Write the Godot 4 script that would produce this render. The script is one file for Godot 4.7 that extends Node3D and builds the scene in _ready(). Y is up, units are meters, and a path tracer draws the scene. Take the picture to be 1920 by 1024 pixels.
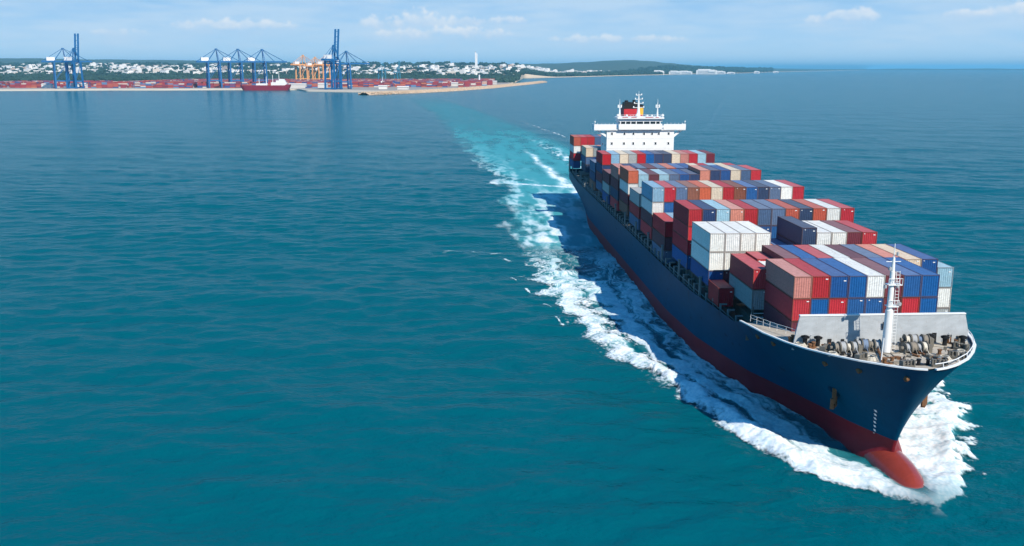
extends Node3D

# ---------------------------------------------------------------- mesh helpers
class Mb:
	var v := PackedVector3Array()
	var n := PackedVector3Array()
	func tri(a: Vector3, b: Vector3, c: Vector3) -> void:
		var m := (b - a).cross(c - a).normalized()
		v.append(a); v.append(c); v.append(b)
		n.append(m); n.append(m); n.append(m)
	func quad(a: Vector3, b: Vector3, c: Vector3, d: Vector3) -> void:   # counter-clockwise seen from outside
		tri(a, b, c); tri(a, c, d)
	func squad(a: Vector3, b: Vector3, c: Vector3, d: Vector3, na: Vector3, nb: Vector3, nc: Vector3, nd: Vector3) -> void:
		v.append(a); v.append(c); v.append(b); n.append(na); n.append(nc); n.append(nb)
		v.append(a); v.append(d); v.append(c); n.append(na); n.append(nd); n.append(nc)
	func frame_box(o: Vector3, x: Vector3, y: Vector3, z: Vector3) -> void:   # o centre, half vectors
		var p := []
		for k in [-1, 1]:
			for j in [-1, 1]:
				for i in [-1, 1]:
					p.append(o + x * i + y * j + z * k)
		quad(p[4], p[5], p[7], p[6]); quad(p[1], p[0], p[2], p[3])
		quad(p[5], p[1], p[3], p[7]); quad(p[0], p[4], p[6], p[2])
		quad(p[6], p[7], p[3], p[2]); quad(p[0], p[1], p[5], p[4])
	func box(c: Vector3, s: Vector3) -> void:
		frame_box(c, Vector3(s.x / 2, 0, 0), Vector3(0, s.y / 2, 0), Vector3(0, 0, s.z / 2))
	func bar(p: Vector3, q: Vector3, w: float, h: float) -> void:
		var d := q - p
		var z := d.normalized()
		var up := Vector3.UP if absf(z.y) < 0.95 else Vector3.FORWARD
		var x := up.cross(z).normalized()
		var y := z.cross(x)
		frame_box((p + q) / 2, x * w / 2, y * h / 2, d / 2)
	func tube(p: Vector3, q: Vector3, r0: float, r1: float, seg := 8, caps := true) -> void:
		var z := (q - p).normalized()
		var up := Vector3.UP if absf(z.y) < 0.95 else Vector3.RIGHT
		var x := up.cross(z).normalized()
		var y := z.cross(x)
		for i in seg:
			var a := TAU * i / seg
			var b := TAU * (i + 1) / seg
			var da := x * cos(a) + y * sin(a)
			var db := x * cos(b) + y * sin(b)
			squad(p + da * r0, p + db * r0, q + db * r1, q + da * r1, da, db, db, da)
			if caps:
				tri(q, q + da * r1, q + db * r1); tri(p, p + db * r0, p + da * r0)
	func lathe(p: Vector3, axis: Vector3, prof: Array, seg := 12) -> void:   # prof: [along, radius]
		for i in prof.size() - 1:
			tube(p + axis * prof[i][0], p + axis * prof[i + 1][0], prof[i][1], prof[i + 1][1], seg, true)
	func path(pts: Array, r: float, seg := 6) -> void:
		for i in pts.size() - 1:
			tube(pts[i], pts[i + 1], r, r, seg, i == 0 or i == pts.size() - 2)
	func plate(pts: Array, t: Vector3) -> void:   # polygon (ccw from the front) of thickness t (from back to front)
		for i in range(1, pts.size() - 1):
			tri(pts[0] + t / 2, pts[i] + t / 2, pts[i + 1] + t / 2)
			tri(pts[0] - t / 2, pts[i + 1] - t / 2, pts[i] - t / 2)
		for i in pts.size():
			var a: Vector3 = pts[i]
			var b: Vector3 = pts[(i + 1) % pts.size()]
			quad(a - t / 2, b - t / 2, b + t / 2, a + t / 2)
	func done() -> ArrayMesh:
		var arr := []
		arr.resize(Mesh.ARRAY_MAX)
		arr[Mesh.ARRAY_VERTEX] = v
		arr[Mesh.ARRAY_NORMAL] = n
		var m := ArrayMesh.new()
		m.add_surface_from_arrays(Mesh.PRIMITIVE_TRIANGLES, arr)
		return m

func grid_mesh(pos: PackedVector3Array, w: int, h: int, uv := PackedVector2Array(), col := PackedColorArray(), flip := false) -> ArrayMesh:
	var idx := PackedInt32Array()
	idx.resize((w - 1) * (h - 1) * 6)
	var k := 0
	for j in h - 1:
		for i in w - 1:
			var a := j * w + i
			var b := a + 1
			var c := a + w + 1
			var d := a + w
			if flip:
				var t := b
				b = d; d = t
			idx[k] = a; idx[k + 1] = b; idx[k + 2] = c
			idx[k + 3] = a; idx[k + 4] = c; idx[k + 5] = d
			k += 6
	var nor := PackedVector3Array()
	nor.resize(w * h)
	for j in h:
		for i in w:
			var l := pos[j * w + maxi(i - 1, 0)]
			var r := pos[j * w + mini(i + 1, w - 1)]
			var u := pos[maxi(j - 1, 0) * w + i]
			var o := pos[mini(j + 1, h - 1) * w + i]
			var m := (r - l).cross(o - u)
			if not flip:
				m = -m
			nor[j * w + i] = m.normalized() if m.length_squared() > 1e-12 else Vector3.UP
	var arr := []
	arr.resize(Mesh.ARRAY_MAX)
	arr[Mesh.ARRAY_VERTEX] = pos
	arr[Mesh.ARRAY_NORMAL] = nor
	arr[Mesh.ARRAY_INDEX] = idx
	if uv.size(): arr[Mesh.ARRAY_TEX_UV] = uv
	if col.size(): arr[Mesh.ARRAY_COLOR] = col
	var mesh := ArrayMesh.new()
	mesh.add_surface_from_arrays(Mesh.PRIMITIVE_TRIANGLES, arr)
	return mesh

# ---------------------------------------------------------------- naming helpers
var taken := {}
func numbered(called: String) -> String:
	if not taken.has(called):
		taken[called] = 0
		return called
	taken[called] += 1
	return "%s_%03d" % [called, taken[called]]

func tag(o: Node, label := "", category := "", group := "", kind := "") -> Node:
	if label: o.set_meta("label", label)
	if category: o.set_meta("category", category)
	if group: o.set_meta("group", group)
	if kind: o.set_meta("kind", kind)
	return o

func thing(called: String, label: String, category: String, t: Transform3D, group := "") -> Node3D:
	var o := Node3D.new()
	o.name = numbered(called)
	o.transform = t
	add_child(o)
	tag(o, label, category, group)
	return o

func obj(called: String, mesh: Mesh, mat: Material, parent: Node = null) -> MeshInstance3D:
	var o := MeshInstance3D.new()
	o.mesh = mesh
	o.material_override = mat
	if parent == null:
		o.name = numbered(called)
		add_child(o)
	else:
		o.name = called
		parent.add_child(o, true)
	return o

func lin(r: float, g: float, b: float) -> Color:
	return Color(r, g, b).linear_to_srgb()

func mat(c: Color, rough := 0.6, spec := 0.5, metal := 0.0) -> StandardMaterial3D:
	var m := StandardMaterial3D.new()
	m.albedo_color = c
	m.roughness = rough
	m.metallic_specular = spec
	m.metallic = metal
	return m

func noise(s: int, f: float, oct := 4, type := FastNoiseLite.TYPE_SIMPLEX_SMOOTH) -> FastNoiseLite:
	var n := FastNoiseLite.new()
	n.seed = s
	n.frequency = f
	n.noise_type = type
	n.fractal_type = FastNoiseLite.FRACTAL_FBM
	n.fractal_octaves = oct
	return n

func ss(a: float, b: float, x: float) -> float:
	return smoothstep(a, b, x)

func table(t: Array, x: float) -> float:
	if x <= t[0][0]: return t[0][1]
	for i in range(1, t.size()):
		if x <= t[i][0]:
			return lerpf(t[i - 1][1], t[i][1], (x - t[i - 1][0]) / (t[i][0] - t[i - 1][0]))
	return t[-1][1]

# ---------------------------------------------------------------- the sea surface
var swell := []
var chop: FastNoiseLite
var patchy: FastNoiseLite
func sea_setup() -> void:
	var rng := RandomNumberGenerator.new()
	rng.seed = 7
	for i in 11:
		var wl := 5.0 * pow(1.33, i)
		var a := deg_to_rad(98 + rng.randf_range(-42, 42))
		swell.append([cos(a) * TAU / wl, sin(a) * TAU / wl, rng.randf() * TAU, 0.0060 * wl * rng.randf_range(0.7, 1.2) / (1.0 + wl * 0.02)])
	chop = noise(11, 0.13, 3)
	patchy = noise(12, 0.012, 2)

func wave(x: float, z: float) -> float:
	var y := 0.0
	for s in swell:
		y += s[3] * sin(s[0] * x + s[1] * z + s[2])
	return y * (1.0 + 0.6 * patchy.get_noise_2d(x, z * 1.8)) + 0.36 * chop.get_noise_2d(x * 0.6 + z * 0.15, z * 1.25)

# ---------------------------------------------------------------- the ship's place: x across, y up, z towards the bow
var ship_at := Transform3D(Basis(Vector3.UP, 0.0531), Vector3(46.287, 0, -166.061))
func on_ship(x: float, y: float, z: float) -> Transform3D:
	return ship_at * Transform3D(Basis(), Vector3(x, y, z))

const HULL_END := -186.0
func keel(v: float) -> float:
	return -2.25 * smoothstep(16.0, 58.0, v)
func deck_y(v: float) -> float:
	return table([[-186, 11.6], [-150, 10.9], [8, 10.9], [33, 12.1], [36, 13.1], [46, 14.0], [65, 14.9]], v)
func boot_y(v: float) -> float:
	return 2.84 + 0.75 * smoothstep(-20.0, 40.0, v)
func stem_v(y: float) -> float:
	return table([[-4, 57.0], [0, 57.0], [2.8, 57.4], [5, 58.3], [8, 59.9], [11, 61.8], [13, 63.2], [15, 64.6]], y)
var deck_b := [[0, 0.0], [0.25, 1.1], [0.8, 2.2], [1.9, 3.9], [4.4, 6.6], [7.4, 9.0], [10.4, 11.0], [13.4, 12.4], [18.4, 14.1], [31.4, 16.0], [44, 16.4], [300, 16.4]]
var water_b := [[0, 0.1], [3, 1.1], [7, 2.6], [12, 4.1], [17.3, 6.2], [28, 11.0], [37, 13.4], [48, 15.2], [67, 16.1], [300, 16.1]]
func hull_b(v: float, y: float) -> float:
	var s := stem_v(y) - v
	var f := pow(clampf(y / 14.6, 0, 1), 1.45)
	var b := lerpf(table(water_b, s), table(deck_b, s), f)
	if v > 30: b += 1.9 * ss(0.0, 1.6, s) * exp(-pow((s - 2.5) / 8.0, 2.0)) * ss(3.4, -0.6, y)
	if v < -118:
		var t := clampf((-118 - v) / 68.0, 0, 1)
		var low := lerpf(1.0, 0.22, pow(t, 1.6))
		b *= lerpf(low, lerpf(1.0, 0.93, t * t * t), ss(-2.0, 8.5, y))
	return b

func hull_strip(y_low: Callable, y_high: Callable, rows: int) -> ArrayMesh:
	var ts := []
	var k := 0.0
	while k < 70.0:
		ts.append(k)
		k += 0.12 + k * 0.035
	while k < 246.0:
		ts.append(k)
		k += 4.0
	ts.append(250.0)
	var pos := PackedVector3Array()
	var w := ts.size() * 2 - 1
	for j in rows:
		var f := float(j) / (rows - 1)
		for i in w:
			var q := i - (ts.size() - 1)
			var side := -1.0 if q < 0 else 1.0
			var t: float = ts[absi(q)] / 250.0
			var y := 0.0
			var v := 60.0
			for it in 4:
				y = lerpf(y_low.call(v), y_high.call(v), f)
				var sv := stem_v(y)
				v = sv + (HULL_END - sv) * t
			pos.append(Vector3(keel(v) + side * hull_b(v, y), y, v))
	return grid_mesh(pos, w, rows, PackedVector2Array(), PackedColorArray(), true)

# ---------------------------------------------------------------- containers
const CW := 2.44
const TIER := 3.1
var paints := {}
var paint_names := {"R": "red", "M": "maroon", "N": "navy blue", "B": "bright blue", "L": "light blue", "W": "white", "C": "cream", "O": "orange", "S": "salmon pink", "G": "slate blue", "Y": "grey", "K": "rust brown"}
var box_meshes := {}
var rust_frame := {}
var plate_mesh: ArrayMesh
var plate_mat: StandardMaterial3D

func corrugated(m: Mb, a: Vector3, dir: Vector3, length: float, out: Vector3, y0: float, y1: float, pitch: float, depth: float) -> void:
	var count := int(round(length / pitch))
	var p := length / count
	for i in count:
		var xs := [0.0, 0.28, 0.5, 0.78, 1.0]
		var ds := [0.0, 0.0, -depth, -depth, 0.0]
		for s in 4:
			var q: Vector3 = a + dir * (p * (i + xs[s])) + out * ds[s]
			var r: Vector3 = a + dir * (p * (i + xs[s + 1])) + out * ds[s + 1]
			m.quad(q + Vector3(0, y0, 0), r + Vector3(0, y0, 0), r + Vector3(0, y1, 0), q + Vector3(0, y1, 0))

func make_container_meshes(length: float, CH: float) -> Array:
	var hw := CW / 2
	var hl := length / 2
	var b := Mb.new()
	var i := 0.03
	corrugated(b, Vector3(-hw + 0.1, 0, hl - i), Vector3(1, 0, 0), CW - 0.2, Vector3(0, 0, 1), 0.1, CH - 0.1, 0.32, 0.05)
	corrugated(b, Vector3(hw - 0.1, 0, -hl + i), Vector3(-1, 0, 0), CW - 0.2, Vector3(0, 0, -1), 0.1, CH - 0.1, 0.32, 0.05)
	corrugated(b, Vector3(-hw + i, 0, -hl + 0.1), Vector3(0, 0, 1), length - 0.2, Vector3(-1, 0, 0), 0.1, CH - 0.1, 0.3, 0.04)
	corrugated(b, Vector3(hw - i, 0, hl - 0.1), Vector3(0, 0, -1), length - 0.2, Vector3(1, 0, 0), 0.1, CH - 0.1, 0.3, 0.04)
	var f := Mb.new()
	for sx in [-1, 1]:
		for sz in [-1, 1]:
			f.box(Vector3(sx * (hw - 0.06), CH / 2, sz * (hl - 0.06)), Vector3(0.12, CH - 0.24, 0.12))
			for y in [0.07, CH - 0.055]:
				f.box(Vector3(sx * (hw - 0.08), y, sz * (hl - 0.085)), Vector3(0.172, 0.13, 0.185))
	for y in [0.07, CH - 0.07]:
		for s in [-1, 1]:
			f.box(Vector3(0, y, s * (hl - 0.055)), Vector3(CW - 0.35, 0.11, 0.1))
			f.box(Vector3(s * (hw - 0.055), y, 0), Vector3(0.1, 0.11, length - 0.37))
	var r := Mb.new()
	var count := int(length / 0.6)
	var p := (length - 0.2) / count
	for k in count:
		var z := -hl + 0.1 + p * k
		r.quad(Vector3(-hw + 0.1, CH - 0.03, z + p * 0.7), Vector3(hw - 0.1, CH - 0.03, z + p * 0.7), Vector3(hw - 0.1, CH - 0.03, z), Vector3(-hw + 0.1, CH - 0.03, z))
		r.quad(Vector3(-hw + 0.1, CH - 0.05, z + p * 0.85), Vector3(hw - 0.1, CH - 0.05, z + p * 0.85), Vector3(hw - 0.1, CH - 0.03, z + p * 0.7), Vector3(-hw + 0.1, CH - 0.03, z + p * 0.7))
		r.quad(Vector3(-hw + 0.1, CH - 0.03, z + p), Vector3(hw - 0.1, CH - 0.03, z + p), Vector3(hw - 0.1, CH - 0.05, z + p * 0.85), Vector3(-hw + 0.1, CH - 0.05, z + p * 0.85))
	var fl := Mb.new()
	fl.box(Vector3(0, 0.12, 0), Vector3(CW - 0.2, 0.08, length - 0.2))
	return [b.done(), f.done(), r.done(), fl.done()]

const ORD := ["first", "second", "third", "fourth", "fifth", "sixth", "seventh", "eighth", "ninth", "tenth", "eleventh", "twelfth", "thirteenth", "fourteenth"]
var crng := RandomNumberGenerator.new()
func container(code: String, x: float, y: float, front: float, label: String, length := 12.19, high := 3.04) -> void:
	var key := "%.2f %.2f" % [length, high]
	if not box_meshes.has(key):
		box_meshes[key] = make_container_meshes(length, high)
	var variants: Array = paints[code]
	var pick: Array = variants[crng.randi() % variants.size()]
	var t := thing("shipping_container", label, "container", on_ship(x, y, front - length / 2 + crng.randf_range(-0.05, 0.05)), "shipping containers stacked on the ship")
	obj("wall", box_meshes[key][0], pick[0], t)
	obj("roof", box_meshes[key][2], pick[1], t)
	obj("frame", box_meshes[key][1], pick[2], t)
	if front > -35 and crng.randf() < 0.75:
		var o := obj("marking_plate", plate_mesh, plate_mat, t)
		o.position = Vector3(crng.randf_range(0.55, 0.85), high - crng.randf_range(0.3, 0.7), length / 2 - 0.02)
		if crng.randf() < 0.5:
			var o2 := obj("marking_plate", plate_mesh, plate_mat, t)
			o2.position = Vector3(crng.randf_range(-0.9, -0.6), high - crng.randf_range(0.25, 0.4), length / 2 - 0.02)
			o2.scale = Vector3(0.5, 0.8, 1)

# row: front edge, left edge, top height, tiers as strings from the top down ("." leaves a gap), drops per column
func bay(row: String, front: float, left: float, top: float, tiers: Array, drop := {}, pitch := 2.5) -> void:
	var top_tall := TIER * (2.0 if front > 10 else 1.0)
	for j in tiers.size():
		var line: String = tiers[j]
		for i in line.length():
			var code := line[i]
			if code == "." or code == " ": continue
			var tall := j == 0 or (front > 10 and j < 2)
			var y: float = top - drop.get(i, 0.0) - (TIER * (j + 1) if tall else (top_tall + 2.64 * (j + 1 - top_tall / TIER)))
			var level: String = ["top", "second", "third", "fourth"][j]
			container(code, left - 15.0 + pitch * (i + 0.5), y, front, "%s container, %s from left, %s tier, %s" % [paint_names[code], ORD[i], level, row], 12.19, 3.04 if tall else 2.58)

# ---------------------------------------------------------------- textures
func dirt_image(s: int, streaks: float, spots: float, mottle := 0.12) -> ImageTexture:
	var w := 288
	var im := Image.create(w, w, true, Image.FORMAT_RGB8)
	var a := noise(s, 1.0, 4)
	var b := noise(s + 1, 1.0, 3)
	for y in w:
		for x in w:
			var u := TAU * x / w
			var vv := TAU * y / w
			var cx := cos(u)
			var sx := sin(u)
			var cy := cos(vv)
			var sy := sin(vv)
			var m := a.get_noise_3d(cx * 1.4 + 3.0 * cy, sx * 1.4, 1.8 * sy + 2.0 * cy)
			var st := b.get_noise_3d(cx * 9.0 + 0.35 * cy, sx * 9.0 + 0.35 * sy, 2.0)
			var r := clampf((st - (0.42 - 0.25 * streaks)) * 3.0, 0, 1) * clampf(0.5 + m * 1.5, 0, 1) * streaks
			var sp := clampf((a.get_noise_3d(cx * 8.0 + 5.0, sx * 8.0 + 4.0 * cy, sy * 8.0) - 0.36) * 5.0, 0, 1) * spots
			var base := 0.975 + mottle * (m - 0.1)
			var rust := clampf(r * 0.55 + sp, 0, 1)
			im.set_pixel(x, y, Color(clampf(lerpf(base, 0.62, rust), 0, 1), clampf(lerpf(base, 0.42, rust), 0, 1), clampf(lerpf(base * 0.99, 0.30, rust), 0, 1)))
	im.generate_mipmaps()
	return ImageTexture.create_from_image(im)

func weathered(c: Color, tex: Texture2D, scale: float, rough := 0.55, spec := 0.4) -> StandardMaterial3D:
	var m := mat(c, rough, spec)
	m.albedo_texture = tex
	m.uv1_triplanar = true
	m.uv1_world_triplanar = true
	m.uv1_scale = Vector3(scale, scale, scale)
	return m

func water_normal() -> ImageTexture:
	var n := noise(31, 0.006, 6, FastNoiseLite.TYPE_SIMPLEX)
	n.fractal_gain = 0.62
	n.domain_warp_enabled = true
	n.domain_warp_amplitude = 18.0
	n.domain_warp_frequency = 0.01
	var im := n.get_seamless_image(1024, 1024, false, false, 0.15, true)
	im.convert(Image.FORMAT_RF)
	im.bump_map_to_normal_map(7.0)
	im.generate_mipmaps()
	return ImageTexture.create_from_image(im)

# ================================================================ the scene
func _ready() -> void:
	# camera
	var cam := Camera3D.new()
	cam.name = "camera"
	cam.position = Vector3(0, 48.2, 0)
	cam.rotation = Vector3(-0.2143, 0, 0)
	cam.fov = 32.35
	cam.near = 0.5
	cam.far = 200000
	add_child(cam)
	cam.current = true
	# sky, exposure
	var we := WorldEnvironment.new()
	we.name = "world_environment"
	var env := Environment.new()
	env.background_mode = Environment.BG_SKY
	env.tonemap_mode = Environment.TONE_MAPPER_LINEAR
	env.tonemap_exposure = 1.2
	env.sdfgi_enabled = true
	env.ssao_enabled = true
	env.ssil_enabled = true
	env.fog_enabled = true
	env.fog_density = 0.00005
	env.fog_light_color = Color(0.52, 0.85, 1.0)
	var sky := Sky.new()
	var pano := PanoramaSkyMaterial.new()
	pano.panorama = sky_panorama()
	pano.energy_multiplier = 1.0
	sky.sky_material = pano
	env.sky = sky
	we.environment = env
	add_child(we)
	# sun
	var sun := DirectionalLight3D.new()
	sun.name = "sun"
	sun.light_energy = 1.6
	sun.light_color = Color(1.0, 0.96, 0.9)
	sun.light_angular_distance = 0.5
	sun.shadow_enabled = true
	add_child(sun)
	sun.look_at_from_position(Vector3(0, 100, 0), Vector3(0, 100, 0) + Vector3(-0.55, -1.0, -0.92), Vector3.UP)

	sea_setup()
	build_sea()
	build_wake()
	build_land()
	build_ship()
	build_cargo()
	build_port()
	build_town()

func sky_panorama() -> ImageTexture:
	var w := 4096
	var h := 2048
	var im := Image.create(w, h, false, Image.FORMAT_RGBF)
	var horizon := Vector3(0.42, 0.62, 0.80)
	var low := Vector3(0.27, 0.49, 0.75)
	var mid := Vector3(0.035, 0.30, 0.66)
	var top := Vector3(0.015, 0.11, 0.36)
	var wisp := noise(41, 1.0, 5)
	var puff := noise(42, 1.0, 5)
	for y in h:
		var el := (0.5 - (y + 0.5) / h) * 180.0
		var c := horizon
		if el > 0:
			c = horizon.lerp(low, ss(0, 4.5, el))
			c = c.lerp(mid, ss(3.8, 11.0, el))
			c = c.lerp(top, ss(22.0, 75.0, el))
		if el < -0.2 or el > 16.0:
			im.fill_rect(Rect2i(0, y, w, 1), Color(c.x, c.y, c.z))
			continue
		var e := maxf(el, 0.0)
		for x in w:
			var az := TAU * (x + 0.5) / w
			var dx := sin(az)
			var dz := cos(az)
			var haze := wisp.get_noise_3d(dx * 6.0, e * 0.6, dz * 6.0) + 0.6 * wisp.get_noise_3d(dx * 18.0, e * 2.6, dz * 18.0)
			var veil := clampf(0.55 + haze * 0.9, 0, 1) * ss(0.2, 1.4, e) * (1.0 - ss(4.0, 15.0, e)) * 0.42
			var cc := c.lerp(Vector3(0.50, 0.64, 0.78), veil * 1.55)
			im.set_pixel(x, y, Color(cc.x, cc.y, cc.z))
	# small fair-weather clouds low over the horizon, all the way round: [azimuth, base, half width, height] in degrees
	var clouds := [[-7.6, 2.45, 1.5, 0.65], [-5.4, 2.5, 1.8, 0.9], [-2.6, 2.6, 1.3, 0.6], [-0.3, 2.7, 1.3, 0.3], [-4.0, 1.9, 4.6, 0.5], [-16.0, 2.3, 4.0, 0.5], [6.0, 1.6, 4.5, 0.35], [17.4, 2.6, 0.9, 0.35], [19.2, 2.65, 1.6, 0.75], [25.0, 2.8, 1.3, 0.3], [27.4, 2.9, 1.9, 0.5], [-22.0, 1.9, 1.6, 0.35]]
	var rng := RandomNumberGenerator.new()
	rng.seed = 17
	for i in 34:
		clouds.append([rng.randf_range(36, 324), rng.randf_range(2.0, 4.5), rng.randf_range(1.0, 3.2), rng.randf_range(0.3, 1.3)])
	for cl in clouds:
		var a0: float = cl[0]
		var px0 := int(floor((a0 - cl[2] * 1.4) / 360.0 * w))
		var px1 := int(ceil((a0 + cl[2] * 1.4) / 360.0 * w))
		var py0 := int((0.5 - (cl[1] + cl[3] * 1.6) / 180.0) * h)
		var py1 := int((0.5 - (cl[1] - 1.3) / 180.0) * h)
		for y in range(py0, py1 + 1):
			var e := (0.5 - (y + 0.5) / h) * 180.0
			for x in range(px0, px1 + 1):
				var az := (x + 0.5) / w * 360.0
				var u: float = (az - a0) / cl[2]
				var t: float = (e - cl[1]) / cl[3]
				var nn := puff.get_noise_3d(az * 0.9, e * 1.5, 3.0) + 0.45 * puff.get_noise_3d(az * 3.1, e * 4.2, 9.0)
				var crown := sqrt(maxf(0.0, 1.0 - u * u)) * (0.75 + 0.9 * nn)
				var den := (1.0 - ss(crown - 0.22, crown + 0.06, t)) * ss(-0.35, 0.12, t + 0.4 * nn) * ss(1.1, 0.75, absf(u))
				var under := ss(1.25, 0.2, absf(u)) * ss(-1.2 / cl[3], 0.0, t) * (1.0 - ss(0.0, 0.35, t)) * 0.30 * clampf(0.7 + nn, 0, 1)
				var lit := clampf(0.35 + 0.55 * t / maxf(crown, 0.3) + 0.7 * nn, 0, 1)
				var q := im.get_pixel(posmod(x, w), y)
				var cc := Vector3(q.r, q.g, q.b)
				cc = cc.lerp(Vector3(0.50, 0.61, 0.75), clampf(under, 0, 1))
				cc = cc.lerp(Vector3(0.52, 0.61, 0.73).lerp(Vector3(0.80, 0.80, 0.80), lit), clampf(den, 0, 1) * (0.12 + 0.45 * lit))
				im.set_pixel(posmod(x, w), y, Color(cc.x, cc.y, cc.z))
	return ImageTexture.create_from_image(im)

func axis_lines(a: float, b: float, step: float, lo: float, hi: float, growth: float) -> PackedFloat32Array:
	var left := []
	var s := step
	var x := a
	while x > lo:
		s *= growth
		x -= s
		left.append(x)
	left.reverse()
	var out := PackedFloat32Array(left)
	x = a
	while x <= b:
		out.append(x)
		x += step
	s = step
	while x < hi:
		out.append(x)
		s *= growth
		x += s
	return out

var sea_mat: StandardMaterial3D
func build_sea() -> void:
	var m := mat(lin(0.0, 0.086, 0.116), 0.17, 0.10)
	m.normal_enabled = true
	m.normal_texture = water_normal()
	m.normal_scale = 1.05
	sea_mat = m
	var xs := axis_lines(-85.0, 110.0, 0.85, -26000.0, 26000.0, 1.04)
	var zs := axis_lines(-330.0, -70.0, 0.85, -24000.0, 400.0, 1.02)
	var w := xs.size()
	var h := zs.size()
	var pos := PackedVector3Array()
	var uv := PackedVector2Array()
	pos.resize(w * h)
	uv.resize(w * h)
	for j in h:
		var z := zs[j]
		for i in w:
			var x := xs[i]
			var r := maxf(absf(x) - 85.0, maxf(-z - 330.0, 0.0))
			var fade := 1.0 / (1.0 + r / 600.0)
			if fade < 0.06:
				fade = 0.0
			pos[j * w + i] = Vector3(x, wave(x, z) * fade if fade > 0 else 0.0, z)
			uv[j * w + i] = Vector2(x / 64.0 + 0.15 * z / 40.0, z / 37.0)
	# tangents are needed for the normal map
	var mesh := grid_mesh(pos, w, h, uv)
	var o := obj("sea", mesh, m)
	tag(o, "", "", "", "structure")

# ---------------------------------------------------------------- foam
var out_port := [[-600, -60], [-430, -54], [-300, -47], [-230, -42], [-130, -40], [-79, -39], [-40, -37.5], [4, -31.5], [25, -24], [42, -19.5], [53, -17.0], [61, -11.5], [65, -7.0], [68.5, -2.5]]
var out_star := [[-600, 60], [-50, 32], [0, 26], [27, 19.5], [40, 16], [50, 11.5], [61, 6.0], [65, 3.0], [68.5, -2.5]]
var f1: FastNoiseLite
var f2: FastNoiseLite
var f3: FastNoiseLite
var f4: FastNoiseLite

func lace(cover: float, n: float, soft := 0.30) -> float:   # turns a coverage into froth with holes; n is noise about 0
	return smoothstep(0.0, soft, cover * (1.0 + soft) - (0.5 - n * 0.85))

var caps := [[-57.0, -85.0, 3.0, 2.0, 0.9], [-52.0, -83.0, 1.2, 3.2, 0.8], [-46.5, -80.0, 2.6, 2.0, -0.8], [-44.0, -73.0, 0.7, 3.4, 0.5], [-43.2, -50.0, 0.4, 6.0, 0.22], [-40.6, -38.0, 0.45, 4.5, 0.22], [-37.8, -25.0, 0.5, 3.4, 0.25], [-36.6, -12.0, 0.4, 3.2, 0.2]]   # stray breaking crests outside the wake: x, v, half sizes, lean
var row_v := 1e9
var row := PackedFloat32Array()
func foam_row(v: float) -> void:   # everything that depends only on the distance along the ship
	row_v = v
	row = PackedFloat32Array([keel(v), table(out_port, v), 0.0 if v > 57 else hull_b(v, 1.0),
		table([[-200, 15], [-60, 12], [-20, 9.5], [10, 7.0], [40, 5.2], [52, 6.0], [60, 8.0], [66, 9.0]], v),
		table([[-260, 0.12], [-190, 0.18], [-130, 0.26], [-85, 0.46], [-50, 0.64], [0, 0.80], [30, 0.92], [66, 1.05]], v) * lerpf(1.0, 0.86, ss(45, 0, v)),
		table([[-240, 0.30], [-120, 0.48], [-60, 0.56], [-10, 0.60], [25, 0.62], [50, 0.56], [60, 0.4]], v),
		table([[-600, 0.0], [-420, 0.25], [-250, 0.9], [-60, 0.92], [30, 0.7], [66, 0.4]], v),
		table(out_star, v), table([[-200, 0.1], [-60, 0.4], [0, 0.7], [25, 0.92], [66, 1.06]], v)])

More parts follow.
